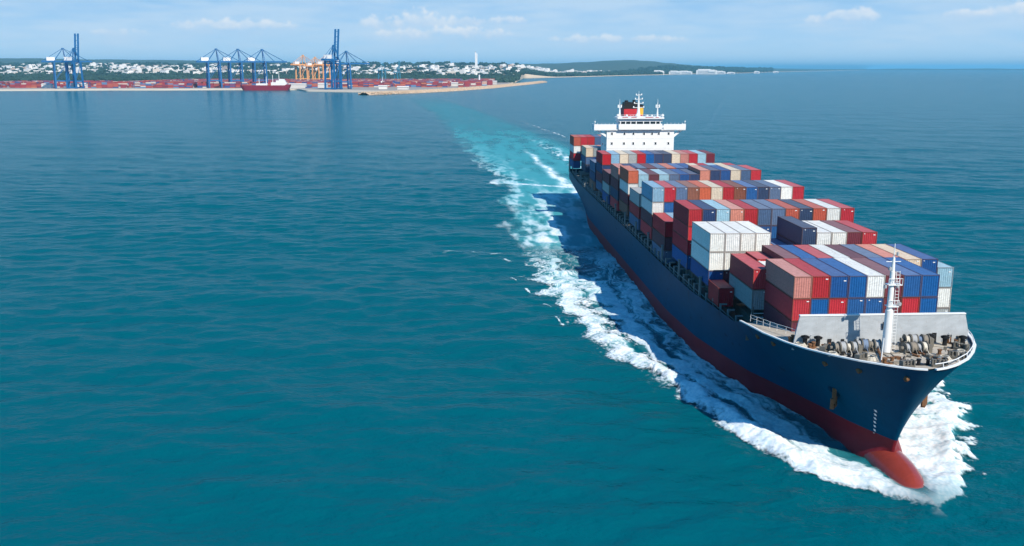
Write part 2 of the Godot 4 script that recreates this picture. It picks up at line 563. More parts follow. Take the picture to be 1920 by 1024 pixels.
func foam_at(x: float, v: float) -> Vector2:   # white froth, aerated water
	if v > 72.0: return Vector2.ZERO
	if v != row_v: foam_row(v)
	if x < row[1] - 2.0 and v < 40.0 and v > -95.0:
		for c in caps:
			var cu: float = (x - c[0] - (v - c[1]) * c[4]) / c[2]
			var cv: float = (v - c[1]) / c[3]
			if absf(cu) < 1.6 and absf(cv) < 1.6:
				var cn := f2.get_noise_2d(x * 0.7, v * 0.8) + 0.6 * f4.get_noise_2d(x, v)
				var ce := lace(clampf(1.0 - sqrt(cu * cu + cv * cv), 0, 1) * 0.95, cn * 1.6, 0.9)
				if ce > 0.02: return Vector2(ce * 0.85, ce * 0.3)
	if x < row[1] - 6.5 or x > row[7] + 6.0: return Vector2.ZERO
	var mid := row[0]
	if absf(x - mid) < row[2] - 0.6 and v < 56.0: return Vector2.ZERO
	var wob := f1.get_noise_2d(x * 1.3, v * 0.9)
	var fine := f2.get_noise_2d(x, v * 0.8)
	var white := 0.0
	var aer := 0.0
	var bulb := 99.0
	if v > 44.0:
		bulb = Vector2((x - keel(58)) / 2.6, maxf(v - 57.5, 0.0) / 7.0).length() * 2.4 - 2.4
	if x < mid:
		var e := row[1] + wob * (2.0 + 3.6 * ss(40, -60, v)) + fine * 1.2
		var hb := mid - row[2]
		var d := x - e
		if d < -2.0: return Vector2(0, 0)
		var span := maxf(hb - e, 1.0)
		var g := d / span
		var tiny := f4.get_noise_2d(x * 1.1, v)
		var streak := f3.get_noise_2d(g * span * 1.0, v * 0.16 + g * 6.0)
		var hair := f4.get_noise_2d(g * span * 0.9, v * 0.11 + g * 5.0)
		var age := clampf((60.0 - v) / 200.0, 0, 1)
		var crest_w := row[3]
		var cov := row[4]
		var crest := ss(-1.6, 1.6, d) * (1.0 - ss(crest_w * 0.45, crest_w * 1.3, d + wob * 3.0))
		var nn := fine * lerpf(0.7, 0.95, age) + tiny * lerpf(0.6, 0.8, age) + 0.35 * hair
		white = lace(crest * cov * 0.95, nn * 1.15, 1.1)
		# veils of broken water drawn out along the hull
		var inner := row[5]
		var ridge := exp(-pow((g - 0.56 - 0.05 * wob) / 0.10, 2.0)) * 0.55 * ss(-30, 22, v)
		var lane := exp(-pow((g - 0.40 - 0.05 * wob) / 0.06, 2.0)) * ss(-45, -5, v) * ss(52, 34, v)
		var lane2 := exp(-pow((g - 0.72 - 0.04 * wob) / 0.05, 2.0)) * ss(-60, -20, v) * ss(40, 18, v) * 0.6
		var body := ss(-0.2, 2.5, d) * clampf(inner + ridge - 0.7 * lane - 0.4 * lane2, 0, 1)
		if v > 36.0:
			body *= lerpf(1.0, ss(0.6, 4.0, hb - x), ss(36, 46, v))
		var veil := lace(body, streak * 0.95 + hair * 0.65 + fine * 0.35, 0.75)
		white = maxf(white, veil * 0.88)
		white = maxf(white, 0.55 * exp(-pow((hb - x) / 0.8, 2.0)) * ss(52, 30, v) * clampf(0.6 + hair, 0, 1))
		aer = ss(-0.5, 3.0, d) * row[6] * clampf(0.75 + wob * 0.8 + streak * 0.8 - 0.7 * lane - 0.5 * lane2, 0, 1)
	else:
		var e2 := row[7] + wob * 2.4 + fine * 1.8
		var d2 := e2 - x
		if d2 < -2.0: return Vector2(0, 0)
		var tiny2 := f4.get_noise_2d(x * 1.1, v)
		var body2 := row[8]
		var holes := ss(0.12, 0.5, f1.get_noise_2d(x * 2.0 + 50.0, v * 2.0)) * ss(62, 45, v)
		white = lace(ss(-1.6, 2.2, d2) * body2 - 0.5 * holes, fine * 0.8 + tiny2 * 0.7, 1.0)
		aer = ss(-0.5, 2.0, d2) * 0.7
	var clear := ss(-0.3, 1.5, bulb + 0.8 * wob) if x < keel(58) + 1.0 else ss(-1.0, 0.5, bulb)
	white *= clear
	aer *= lerpf(0.0, 1.0, ss(-0.4, 0.6, bulb)) * lerpf(0.6, 1.0, clear)
	return Vector2(clampf(white, 0, 1), clampf(aer, 0, 1))

func stern_foam(x: float, v: float) -> Vector2:
	if v != row_v:
		row_v = v
		row = PackedFloat32Array([table([[-1500, -122], [-1265, -108], [-900, -80], [-520, -62], [-376, -52], [-300, -45], [-250, -41], [-200, -40], [-80, -39]], v), table([[-700, 0.0], [-480, 0.06], [-360, 0.16], [-262, 0.5], [-238, 0.5], [-205, 0.22], [-140, 0.34], [-80, 0.5]], v), table([[-520, -22], [-420, -16], [-330, -14.5], [-235, -11.0], [-186, -9]], v), table([[-560, -6], [-420, 0], [-300, 5], [-200, 11]], v), table([[-900, -8], [-560, 18], [-420, 32], [-300, 40]], v), table([[-1500, -58], [-1265, -44], [-900, -16], [-520, 10], [-300, 26], [-186, 22]], v)])
	var bend := -0.00016 * pow(maxf(-v - 260.0, 0.0), 1.75) * 0.9   # the track curves away astern
	var xx := x - bend
	if xx < row[0] - 9.0 or xx > row[5] + 12.0: return Vector2.ZERO
	var wob := f1.get_noise_2d(x * 0.8, v * 0.35)
	var fine := f2.get_noise_2d(x * 0.8, v * 0.3)
	var streak := f3.get_noise_2d(x * 0.9, v * 0.12)
	var tiny := f4.get_noise_2d(x, v * 0.5)
	var white := 0.0
	var left := row[0]
	var d := xx - left + wob * 7.0
	var fade := row[1]
	white += ss(-1, 2, d) * (1.0 - ss(10, 22, d)) * fade * clampf(0.45 + fine * 2.0 + streak * 1.6, 0, 1.2)
	# white crest swept from the quarter out to the left edge
	var c1 := -222.0 - 0.62 * (-(xx + 13.0)) + 3.0 * wob
	if xx < -12.0 and xx > -43.0:
		white += exp(-pow((v - c1) / (2.4 + 0.05 * (-xx)), 2.0)) * clampf(0.95 + fine * 0.7, 0, 1.1)
	# the propeller wash and the right-hand crest
	var r1 := row[2] + wob * 1.8
	white += exp(-pow((xx - r1) / (1.5 + 1.2 * ss(-330, -230, v)), 2.0)) * ss(-430, -330, v) * ss(-170, -200, v) * clampf(0.9 + fine * 1.1, 0, 1.2)
	var r2 := row[3] + wob * 4.0
	white += exp(-pow((xx - r2) / 4.0, 2.0)) * ss(-520, -400, v) * clampf(0.1 + fine * 2.2 + streak * 1.0, 0, 0.9)
	var r3 := row[4] + wob * 2.0
	white += exp(-pow((xx - r3) / 1.5, 2.0)) * ss(-800, -520, v) * clampf(0.15 + fine * 1.8, 0, 0.7)
	var right := row[5]
	var inside := ss(0, 12, d) * (1.0 - ss(right - 14, right + 4, xx))
	var aer := inside * (0.52 * ss(-760, -330, v) + 0.46 * ss(-1490, -1000, v) + 0.06) * clampf(0.85 + wob * 0.5 + streak * 0.5, 0, 1)
	aer += inside * 0.40 * ss(-270, -190, v) * clampf(0.8 + streak, 0, 1)
	white += inside * ss(-240, -185, v) * clampf(0.10 + streak * 1.3 + fine * 0.7, 0, 0.55)
	aer += ss(-1, 3, d) * (1.0 - ss(14, 30, d)) * 0.35 * ss(-560, -300, v) * clampf(0.7 + fine, 0, 1)
	return Vector2(clampf(white, 0, 1), clampf(aer, 0, 1))

func foam_sheet(called: String, x0: float, x1: float, v0: float, v1: float, tw: int, th: int, gw: int, gh: int, field: Callable, lift: float, edge: float) -> void:
	var im := Image.create(tw, th, true, Image.FORMAT_RGBA8)
	var data := PackedByteArray()
	data.resize(tw * th * 4)
	data.fill(0)
	var froth := lin(0.86, 0.88, 0.89)
	var milk := lin(0.07, 0.40, 0.46)
	var thin := lin(0.55, 0.68, 0.74)
	var p := 0
	for j in th:
		var v := lerpf(v1, v0, (j + 0.5) / th)
		for i in tw:
			var x := lerpf(x0, x1, (i + 0.5) / tw)
			var f: Vector2 = field.call(x, v)
			var rim := minf(minf(x - x0, x1 - x), minf((v - v0) * 0.25, v1 - v))
			var k := clampf(rim / edge, 0, 1)
			var wa := f.x * k
			var shade := 0.0 if wa <= 0.0 else clampf(0.5 + 0.9 * f4.get_noise_2d(x * 1.7 + 30.0, v * 1.3) + 0.7 * f2.get_noise_2d(x * 1.4, v + 70.0), 0, 1)
			var al := clampf(wa + (1.0 - wa) * f.y * 0.68 * k, 0, 1)
			var mixed := 0.0 if al <= 0.001 else clampf(wa / al, 0, 1)
			data[p] = int(255.0 * lerpf(milk.r, lerpf(thin.r, froth.r, shade), mixed))
			data[p + 1] = int(255.0 * lerpf(milk.g, lerpf(thin.g, froth.g, shade), mixed))
			data[p + 2] = int(255.0 * lerpf(milk.b, lerpf(thin.b, froth.b, shade), mixed))
			data[p + 3] = int(255.0 * al)
			p += 4
	im = Image.create_from_data(tw, th, false, Image.FORMAT_RGBA8, data)
	var m := mat(Color.WHITE, 0.6, 0.3)
	m.albedo_texture = ImageTexture.create_from_image(im)
	m.transparency = BaseMaterial3D.TRANSPARENCY_ALPHA
	m.texture_repeat = false
	var pos := PackedVector3Array()
	var uv := PackedVector2Array()
	for j in gh:
		var t := float(j) / (gh - 1)
		for i in gw:
			var s := float(i) / (gw - 1)
			var x := lerpf(x0, x1, s)
			var v := lerpf(v1, v0, t)
			var q := ship_at * Vector3(x, 0, v)
			var px := mini(int(s * tw), tw - 1)
			var py := mini(int(t * th), th - 1)
			var dens := data[(py * tw + px) * 4 + 3] / 255.0
			var ridge := 0.0
			if v > -30.0 and x < keel(v):
				ridge = 0.85 * exp(-pow((x - table(out_port, v) - 2.6) / 2.0, 2.0)) * ss(-30, 45, v) * ss(72, 62, v) * dens
			elif v > 10.0:
				ridge = 0.6 * exp(-pow((x - table(out_star, v) + 2.6) / 2.2, 2.0)) * ss(10, 45, v) * ss(72, 62, v) * dens
			var bump := ridge * (1.0 + 0.8 * f2.get_noise_2d(x * 0.5 + 9.0, v * 0.5)) + dens * lift * (0.5 + 0.9 * f2.get_noise_2d(x * 0.7, v * 0.7) + 0.5 * f4.get_noise_2d(x, v))
			pos.append(Vector3(q.x, wave(q.x, q.z) * (1.0 if q.z > -330 else 1.0 / (1.0 + (-q.z - 330.0) / 600.0)) + 0.1 + maxf(bump, 0.0), q.z))
			uv.append(Vector2(s, t))
	tag(obj(called, grid_mesh(pos, gw, gh, uv, PackedColorArray(), true), m), "", "", "", "structure")

func build_wake() -> void:
	f1 = noise(51, 0.075, 3)
	f2 = noise(52, 0.26, 4)
	f3 = noise(53, 0.12, 4)
	f4 = noise(54, 1.0, 3)
	foam_sheet("bow_wave_foam", -64, 36, -100, 71, 1100, 2048, 280, 400, foam_at, 0.30, 10.0)
	foam_sheet("stern_wake_foam", -190, 60, -1500, -84, 900, 2000, 200, 500, stern_foam, 0.25, 10.0)

# ---------------------------------------------------------------- land
var shore := [[-0.9, 2000], [-0.534, 2070], [-0.423, 2123], [-0.367, 2123], [-0.311, 2151], [-0.222, 2151], [-0.216, 2020], [-0.178, 1971], [-0.122, 1905], [-0.10, 1990], [-0.061, 2150], [-0.03, 2440], [-0.0057, 2700], [0.004, 3300], [0.012, 4700], [0.022, 4761], [0.078, 5498], [0.155, 7019], [0.244, 9700], [0.316, 15686], [0.35, 20000], [0.37, 22000]]
var skyline := [[-0.9, 190], [-0.6, 168], [-0.534, 155], [-0.36, 134], [-0.22, 106], [-0.15, 95], [-0.03, 88], [0.03, 94], [0.06, 104], [0.09, 118], [0.105, 132], [0.125, 134], [0.14, 122], [0.16, 100], [0.2, 74], [0.25, 44], [0.31, 22], [0.34, 12], [0.37, 4]]
var land_noise: FastNoiseLite
func land_y(k: float, d: float) -> float:
	var ds := table(shore, k)
	var fx := d * k
	var nn := land_noise.get_noise_2d(fx, d)
	var y := 3.0
	if k < 0.05:
		y = table([[3300, 3], [3800, 10], [4000, 18], [5000, 33], [6000, 50], [6500, 62], [7500, 80]], d)
		y = lerpf(y, 3.0 + clampf((d - ds - 900) * 0.012, 0, 70), ss(-0.01, 0.05, k))
	else:
		y = 3.0 + clampf((d - ds - 900) * 0.012, 0, 70)
	var far := 10500.0 if k < 0.15 else maxf(10500.0, ds * 1.45)
	var top := table(skyline, k) * (1.0 if k < 0.15 else 1.0)
	y = lerpf(y, top, ss(far * 0.68, far, d)) if d < far else top
	if d > ds + 900: y += nn * 9.0 * ss(ds + 900, ds + 3000, d)
	return y if d > ds + 1 else 2.6

func build_land() -> void:
	land_noise = noise(61, 0.0012, 4)
	var ks := []
	var k := -0.9
	while k <= 0.3701:
		ks.append(k)
		k += 0.004
	var ts := [-0.5, 0.0, 4, 45, 90, 200, 400, 600, 800, 1000, 1200, 1500, 1800, 2100, 2500, 3000, 3500, 4000, 4500, 5000, 5600, 6200, 7000, 8000, 9000, 10000, 12000, 15000, 18000]
	var pos := PackedVector3Array()
	var col := PackedColorArray()
	var w := ks.size()
	for j in ts.size():
		for i in w:
			var kk: float = ks[i]
			var ds := table(shore, kk)
			var d: float = ds + ts[j] * (1.0 if kk < 0.2 else ds / 7000.0)
			var y := land_y(kk, d)
			if j == 0: y = -2.0
			if j == 1: y = 2.4 if kk < 0.0 else 0.4
			pos.append(Vector3(kk * d, y, -d))
			var c := Color(0.07, 0.105, 0.085)
			var t: float = ts[j]
			if kk < 0.0:
				if t <= 45: c = Color(0.46, 0.42, 0.36)
				elif t <= 1000 and d < 3250: c = Color(0.30, 0.28, 0.26)
			elif t <= 45: c = Color(0.55, 0.45, 0.33)
			var q := land_noise.get_noise_2d(kk * d * 3.0, d * 3.0)
			if t > 1200 and d < 7500 and q > 0.12: c = c.lerp(Color(0.16, 0.13, 0.08), clampf((q - 0.12) * 4.0, 0, 0.8))
			col.append(c)
	var m := mat(Color.WHITE, 0.95, 0.2)
	m.vertex_color_use_as_albedo = true
	tag(obj("land", grid_mesh(pos, w, ts.size(), PackedVector2Array(), col, true), m), "", "", "", "structure")
	# a low coast far across the bay on the right
	var fb := Mb.new()
	var prev := Vector3.ZERO
	for i in 40:
		var x := 7200.0 + i * 300.0
		var top := 30.0 * ss(0, 6, i) * ss(39, 26, i) * (1.0 + 0.5 * land_noise.get_noise_1d(x * 0.7)) + 6.0
		var p := Vector3(x, top, -22500 + i * 40.0)
		if i:
			fb.quad(Vector3(prev.x, 0, prev.z + 500), Vector3(p.x, 0, p.z + 500), p, prev)
			fb.quad(prev, p, Vector3(p.x, 0, p.z - 2500), Vector3(prev.x, 0, prev.z - 2500))
		prev = p
	tag(obj("far_coast", fb.done(), mat(lin(0.06, 0.08, 0.05), 0.95, 0.2)), "", "", "", "structure")

# ---------------------------------------------------------------- the ship
func build_ship() -> void:
	var ship := thing("container_ship", "large navy and red container ship steaming towards the camera, loaded with containers", "ship", ship_at)
	var hull_tex := dirt_image(71, 0.35, 0.22, 0.09)
	var navy := weathered(lin(0.0, 0.062, 0.130), hull_tex, 0.035, 0.45, 0.12)
	var boot := weathered(lin(0.20, 0.016, 0.024), hull_tex, 0.045, 0.5, 0.25)
	var bulb_red := weathered(lin(0.25, 0.040, 0.030), hull_tex, 0.08, 0.22, 0.4)
	var deck_mat := weathered(lin(0.46, 0.42, 0.36), dirt_image(73, 0.3, 0.95), 0.11, 0.8, 0.3)
	var deck_dark := weathered(lin(0.11, 0.10, 0.09), hull_tex, 0.1, 0.8, 0.3)
	var grey := weathered(lin(0.40, 0.43, 0.46), hull_tex, 0.07, 0.55, 0.4)
	var white := weathered(lin(0.80, 0.81, 0.82), dirt_image(74, 0.12, 0.0, 0.03), 0.06, 0.45, 0.4)
	var steel := weathered(lin(0.16, 0.15, 0.13), dirt_image(75, 0.6, 0.5), 0.2, 0.7, 0.4)
	var dark := mat(lin(0.015, 0.016, 0.018), 0.7, 0.3)
	var black := mat(lin(0.012, 0.012, 0.013), 0.5, 0.4)
	var rope := mat(lin(0.55, 0.52, 0.45), 0.9, 0.2)
	var rope_dark := mat(lin(0.22, 0.2, 0.17), 0.9, 0.2)
	var rust := weathered(lin(0.20, 0.10, 0.05), dirt_image(76, 0.5, 0.5), 0.3, 0.8, 0.3)
	var glass := mat(lin(0.01, 0.018, 0.025), 0.08, 0.6)
	var streak_mat := mat(lin(0.055, 0.045, 0.05), 0.8, 0.2)
	var scuff_mat := mat(lin(0.012, 0.04, 0.075), 0.7, 0.2)

	# hull
	obj("hull", hull_strip(func(v): return boot_y(v), func(v): return deck_y(v), 15), navy, ship)
	obj("boot_topping", hull_strip(func(_v): return -4.0, func(v): return boot_y(v), 8), boot, ship)
	var tr := Mb.new()
	var tp := []
	for j in 9:
		var y := lerpf(-4, deck_y(-186), j / 8.0)
		tp.append(Vector3(-hull_b(-186, y), y, -186))
	for j in 8:
		var a: Vector3 = tp[j]
		var b: Vector3 = tp[j + 1]
		tr.quad(a * Vector3(-1, 1, 1), a, b, b * Vector3(-1, 1, 1))
	obj("transom", tr.done(), navy, ship)
	# bulbous bow
	var bp := PackedVector3Array()
	for j in 26:
		var s := j / 25.0
		var z := lerpf(46.0, 64.7, 1.0 - pow(1.0 - s, 1.6))
		var f := sqrt(maxf(0.0, 1.0 - pow(clampf((z - 53.5) / 11.2, 0, 1), 3.0)))
		for i in 25:
			var a := TAU * i / 24.0
			bp.append(Vector3(keel(58) + cos(a) * 2.8 * f, -0.95 - 0.15 * ss(58, 65, z) + sin(a) * 2.9 * f, z))
	obj("bulbous_bow", grid_mesh(bp, 25, 26), bulb_red, ship)
	# main deck
	var dk := Mb.new()
	var step := 3.0
	var v := -186.0
	while v < 35.0:
		var v2 := minf(v + step, 35.0)
		dk.quad(Vector3(keel(v) - hull_b(v, 10) + 0.1, 9.9, v), Vector3(keel(v2) - hull_b(v2, 10) + 0.1, 9.9, v2), Vector3(keel(v2) + hull_b(v2, 10) - 0.1, 9.9, v2), Vector3(keel(v) + hull_b(v, 10) - 0.1, 9.9, v))
		v = v2
	obj("main_deck", dk.done(), deck_dark, ship)
	# hatch coamings under the rows
	for q in [[43.0, 9.0], [31.3, 11.0], [16.0, 12.4], [0.0, 12.4], [-14.5, 12.4], [-29.0, 12.4], [-43.5, 12.4], [-58.0, 12.4], [-72.5, 12.4], [-87.0, 12.4], [-100.0, 12.4], [-114.5, 12.4], [-153.0, 12.4], [-168.4, 12.4]]:
		var hb := Mb.new()
		hb.box(Vector3(keel(q[0]) * 0.6, 10.6, q[0] - 6.1), Vector3(q[1] * 2, 1.4, 12.6))
		obj("hatch_cover", hb.done(), steel, ship)
	# forecastle deck with its bulkhead
	var fd := Mb.new()
	v = 35.0
	while v < 63.0:
		var v2 := minf(v + 1.0, 63.0)
		var y1 := deck_y(v) - 0.3
		var y2 := deck_y(v2) - 0.3
		fd.quad(Vector3(keel(v) - hull_b(v, y1) + 0.05, y1, v), Vector3(keel(v2) - hull_b(v2, y2) + 0.05, y2, v2), Vector3(keel(v2) + hull_b(v2, y2) - 0.05, y2, v2), Vector3(keel(v) + hull_b(v, y1) - 0.05, y1, v))
		v = v2
	obj("forecastle_deck", fd.done(), deck_mat, ship)
	var fb := Mb.new()
	var yb := deck_y(35) - 0.3
	fb.quad(Vector3(keel(35) + hull_b(35, 11) - 0.1, 9.9, 35), Vector3(keel(35) - hull_b(35, 11) + 0.1, 9.9, 35), Vector3(keel(35) - hull_b(35, 11) + 0.1, yb, 35), Vector3(keel(35) + hull_b(35, 11) - 0.1, yb, 35))
	obj("forecastle_bulkhead", fb.done(), steel, ship)
	# gunwale along the deck edge and the bulwark's white rail
	var gw := Mb.new()
	var rl := Mb.new()
	for side in [-1.0, 1.0]:
		var last := Vector3.ZERO
		var lastr := Vector3.ZERO
		v = 36.0
		while v <= 64.61:
			var y := deck_y(v)
			var vv := minf(v, stem_v(y) - 0.02)
			var p := Vector3(keel(vv) + side * hull_b(vv, y), y + 0.03, vv)
			var rp := p + Vector3(-side * 0.1, 0.62, -0.1)
			if v > 36.0:
				gw.bar(last, p + (p - last) * 0.02, 0.32, 0.16)
				if side > 0: rl.tube(lastr, rp, 0.06, 0.06, 6)
			if side > 0 and int(round((v - 36.0) / 0.4)) % 5 == 0:
				rl.tube(p, rp, 0.045, 0.045, 5)
			last = p
			lastr = rp
			v += 0.4
	obj("gunwale", gw.done(), white, ship)
	obj("guard_rail", rl.done(), white, ship)
	# rail at the break of the forecastle, port side
	var br := Mb.new()
	for side in [-1.0, 1.0]:
		for i in 9:
			var z := 36.4 + i * 1.9
			var x: float = keel(z) + side * (hull_b(z, 11.5) - 0.3)
			br.tube(Vector3(x, deck_y(z), z), Vector3(x, deck_y(z) + 0.95, z), 0.03, 0.03, 5)
			if i:
				var zb := z - 1.9
				var xb: float = keel(zb) + side * (hull_b(zb, 11.5) - 0.3)
				for hh in [0.5, 0.95]:
					br.tube(Vector3(xb, deck_y(zb) + hh, zb), Vector3(x, deck_y(z) + hh, z), 0.026, 0.026, 5)
	obj("guard_rail", br.done(), white, ship)

	# lashing posts between the side stacks and the deck edge
	var post := Mb.new()
	post.box(Vector3(0, 1.2, 0), Vector3(0.24, 2.4, 0.34))
	post.box(Vector3(0.5, 2.3, 0), Vector3(1.0, 0.2, 0.26))
	post.box(Vector3(0, 1.0, 1.8), Vector3(0.08, 0.08, 3.3))
	post.box(Vector3(0, 1.6, 1.8), Vector3(0.08, 0.08, 3.3))
	var post_mesh := post.done()
	var tall := Mb.new()
	tall.box(Vector3(0, 2.1, 0), Vector3(0.34, 4.2, 0.42))
	tall.box(Vector3(0, 4.25, 0), Vector3(0.5, 0.16, 0.6))
	tall.box(Vector3(0.6, 2.6, 0), Vector3(1.2, 0.2, 0.26))
	tall.box(Vector3(0, 1.6, 1.8), Vector3(0.08, 0.08, 3.2))
	var tall_mesh := tall.done()
	var post_grey := weathered(lin(0.22, 0.24, 0.25), dirt_image(78, 0.5, 0.4), 0.3, 0.7, 0.3)
	v = 30.0
	var n := 0
	while v > -178.0:
		for side in [-1.0, 1.0]:
			var near_end := absf(fposmod(-v, 14.5) - 0.0) < 2.6
			var o := obj("lashing_post", tall_mesh if near_end else post_mesh, post_grey, ship)
			o.position = Vector3(keel(v) + side * (hull_b(v, 10.5) - 0.45), 9.9, v)
			o.rotation.y = 0.0 if side < 0 else PI
		v -= 3.6
		n += 1
	# pedestals that carry the outer stacks, and the open racks under the second row
	for q in [[31.3, -12.6], [19.6, -12.6], [31.3, -10.1], [31.3, -7.6], [42.8, -10.7], [31.3, 14.6], [31.3, 17.1], [16.0, -14.9], [4.2, -14.9], [-0.3, -14.9]]:
		var pd := Mb.new()
		pd.box(Vector3(q[1] + 0.1, 11.9, q[0] - 0.25), Vector3(0.3, 4.0, 0.35))
		obj("pedestal", pd.done(), steel, ship)
	for i in 5:
		var rk := Mb.new()
		rk.box(Vector3(-10.2, 10.4 + i * 0.62, 31.15), Vector3(5.0, 0.1, 0.12))
		obj("rack_bar", rk.done(), white, ship)

	# breakwater
	var bw := Mb.new()
	var bx := keel(50.4)
	bw.plate([Vector3(bx - 11.4, 13.2, 50.6), Vector3(bx + 11.4, 13.2, 50.6), Vector3(bx + 11.4, 15.6, 50.45), Vector3(bx + 11.0, 17.55, 50.2), Vector3(bx - 10.5, 17.55, 50.2)], Vector3(0, 0.03, 0.22))
	var bk := obj("breakwater", bw.done(), grey, ship)
	var cap := Mb.new()
	cap.bar(Vector3(bx - 10.5, 17.6, 50.15), Vector3(bx + 11.05, 17.6, 50.15), 0.5, 0.14)
	obj("top_flange", cap.done(), white, bk)
	for q in [[-8.9, 13.55, 0.55, 0.75], [-6.6, 13.7, 0.5, 1.0], [-4.9, 13.8, 0.4, 0.85], [-3.6, 13.6, 0.5, 0.7], [7.0, 13.85, 0.55, 1.5], [9.0, 13.75, 0.55, 1.3], [0.5, 15.9, 0.75, 0.9], [4.6, 13.6, 0.7, 0.6], [-2.4, 13.7, 0.7, 1.0]]:
		var op := Mb.new()
		op.box(Vector3(bx + q[0], q[1] + q[3] * 0.4, 50.68), Vector3(q[2], q[3], 0.06))
		obj("opening", op.done(), dark, bk)

	# foremast
	var mx := keel(56.0) - 1.15
	var mz := 55.2
	var my := 13.9
	var ms := Mb.new()
	ms.tube(Vector3(mx, my, mz), Vector3(mx, my + 5.6, mz), 0.56, 0.46, 16)
	ms.tube(Vector3(mx, my + 5.6, mz), Vector3(mx, my + 10.4, mz), 0.36, 0.30, 16)
	ms.tube(Vector3(mx, my + 10.4, mz), Vector3(mx, my + 12.2, mz), 0.24, 0.16, 12)
	ms.tube(Vector3(mx, my + 12.2, mz), Vector3(mx, my + 13.8, mz), 0.07, 0.05, 8)
	var mast := obj("foremast", ms.done(), white, ship)
	for q in [[6.1, 1.3], [8.8, 1.7]]:
		var pf := Mb.new()
		pf.box(Vector3(mx + 0.25, my + q[0], mz), Vector3(q[1], 0.09, 1.1))
		for i in 6:
			var px: float = mx + 0.25 + (i - 2.5) / 5.0 * q[1]
			pf.tube(Vector3(px, my + q[0], mz + 0.5), Vector3(px, my + q[0] + 0.8, mz + 0.5), 0.03, 0.03, 5)
		pf.bar(Vector3(mx + 0.25 - q[1] / 2, my + q[0] + 0.8, mz + 0.5), Vector3(mx + 0.25 + q[1] / 2, my + q[0] + 0.8, mz + 0.5), 0.05, 0.05)
		obj("platform", pf.done(), white, mast)
	var ld := Mb.new()
	for s in [-0.22, 0.22]:
		ld.tube(Vector3(mx + 0.95 + s, my, mz - 0.1), Vector3(mx + 0.75 + s, my + 10.4, mz - 0.1), 0.035, 0.035, 5)
	for i in 26:
		ld.tube(Vector3(mx + 0.72 - i * 0.008, my + 0.3 + i * 0.4, mz - 0.1), Vector3(mx + 1.16 - i * 0.008, my + 0.3 + i * 0.4, mz - 0.1), 0.025, 0.025, 4)
	obj("ladder", ld.done(), white, mast)
	var ya := Mb.new()
	ya.tube(Vector3(mx - 0.9, my + 11.6, mz), Vector3(mx + 0.9, my + 11.6, mz), 0.05, 0.05, 6)
	obj("yard", ya.done(), white, mast)
	for q in [[-0.5, 10.8, 0.2], [0.6, 8.7, 0.25], [-0.9, 8.6, 0.2], [0.3, 12.6, 0.16], [1.1, 6.4, 0.18]]:
		var lt := Mb.new()
		lt.lathe(Vector3(mx + q[0], my + q[1] - 0.2, mz + 0.3), Vector3.UP, [[0, q[2] * 0.8], [0.1, q[2]], [0.34, q[2]], [0.42, q[2] * 0.5]], 10)
		obj("mast_lamp", lt.done(), grey, mast)

	# mooring winches, bollards, fairleads, ropes
	var wm := Mb.new()     # drum axis along x
	for i in 4:
		var x0 := -2.3 + i * 1.15
		for s in [0.0, 1.0]:
			wm.lathe(Vector3(x0 + s, 1.05, 0), Vector3.RIGHT, [[-0.05, 0.95], [0.05, 0.95]], 20)
	wm.box(Vector3(2.6, 0.75, 0), Vector3(0.9, 1.3, 1.3))
	wm.tube(Vector3(-2.9, 1.05, 0), Vector3(3.1, 1.05, 0), 0.16, 0.16, 10)
	wm.lathe(Vector3(-3.05, 1.05, 0), Vector3.RIGHT, [[0, 0.4], [0.15, 0.28], [0.4, 0.28], [0.55, 0.42]], 14)
	for x in [-2.5, -0.05, 2.2]:
		wm.box(Vector3(x, 0.5, 0), Vector3(0.14, 1.0, 1.7))
	wm.box(Vector3(0, 0.1, 0), Vector3(5.6, 0.2, 1.9))
	var winch_mesh := wm.done()
	var drums := []
	for i in 4:
		var d4 := Mb.new()
		var prof := []
		var r0: float = [0.62, 0.80, 0.52, 0.72][i]
		for k in 12:
			prof.append([0.06 + k * 0.078, r0 + 0.06 * (k % 2) + 0.07 * sin(k * 1.7 + i * 2.0)])
		d4.lathe(Vector3(-2.3 + i * 1.15, 1.05, 0), Vector3.RIGHT, prof, 14)
		d4.path([Vector3(-1.9 + i * 1.15, 1.05 + r0, 0.1), Vector3(-1.8 + i * 1.15, 1.0, r0 + 0.25), Vector3(-1.6 + i * 1.15, 0.1, r0 + 0.9), Vector3(-1.2 + i * 1.1, 0.08, r0 + 1.9)], 0.07, 6)
		drums.append(d4.done())
	var rope_grey := mat(lin(0.33, 0.35, 0.37), 0.9, 0.2)
	var rope_blue := mat(lin(0.16, 0.22, 0.32), 0.9, 0.2)
	var wi := 0
	for q in [[-6.6, 55.0, 0.06], [-3.4, 54.2, -0.1], [2.1, 55.6, 0.12], [3.8, 52.4, -0.05]]:
		var o := obj("mooring_winch", winch_mesh, steel, ship)
		o.position = Vector3(keel(55) + q[0] + (0.4 if q[0] < 0 else 0.2), 14.0, q[1])
		o.rotation.y = q[2]
		o.scale = Vector3(0.66, 0.78, 0.78)
		for k in 4:
			obj("rope_drum", drums[k], [rope_dark, rope_grey, rope, rope_grey, rope_blue, rope_dark, rope_grey][(k + wi * 3) % 7], o)
		wi += 1
	var bm := Mb.new()
	for s in [-0.55, 0.55]:
		bm.lathe(Vector3(s, 0, 0), Vector3.UP, [[0, 0.22], [0.6, 0.2], [0.62, 0.28], [0.74, 0.26]], 14)
	bm.box(Vector3(0, 0.06, 0), Vector3(1.8, 0.12, 0.6))
	var bollard_mesh := bm.done()
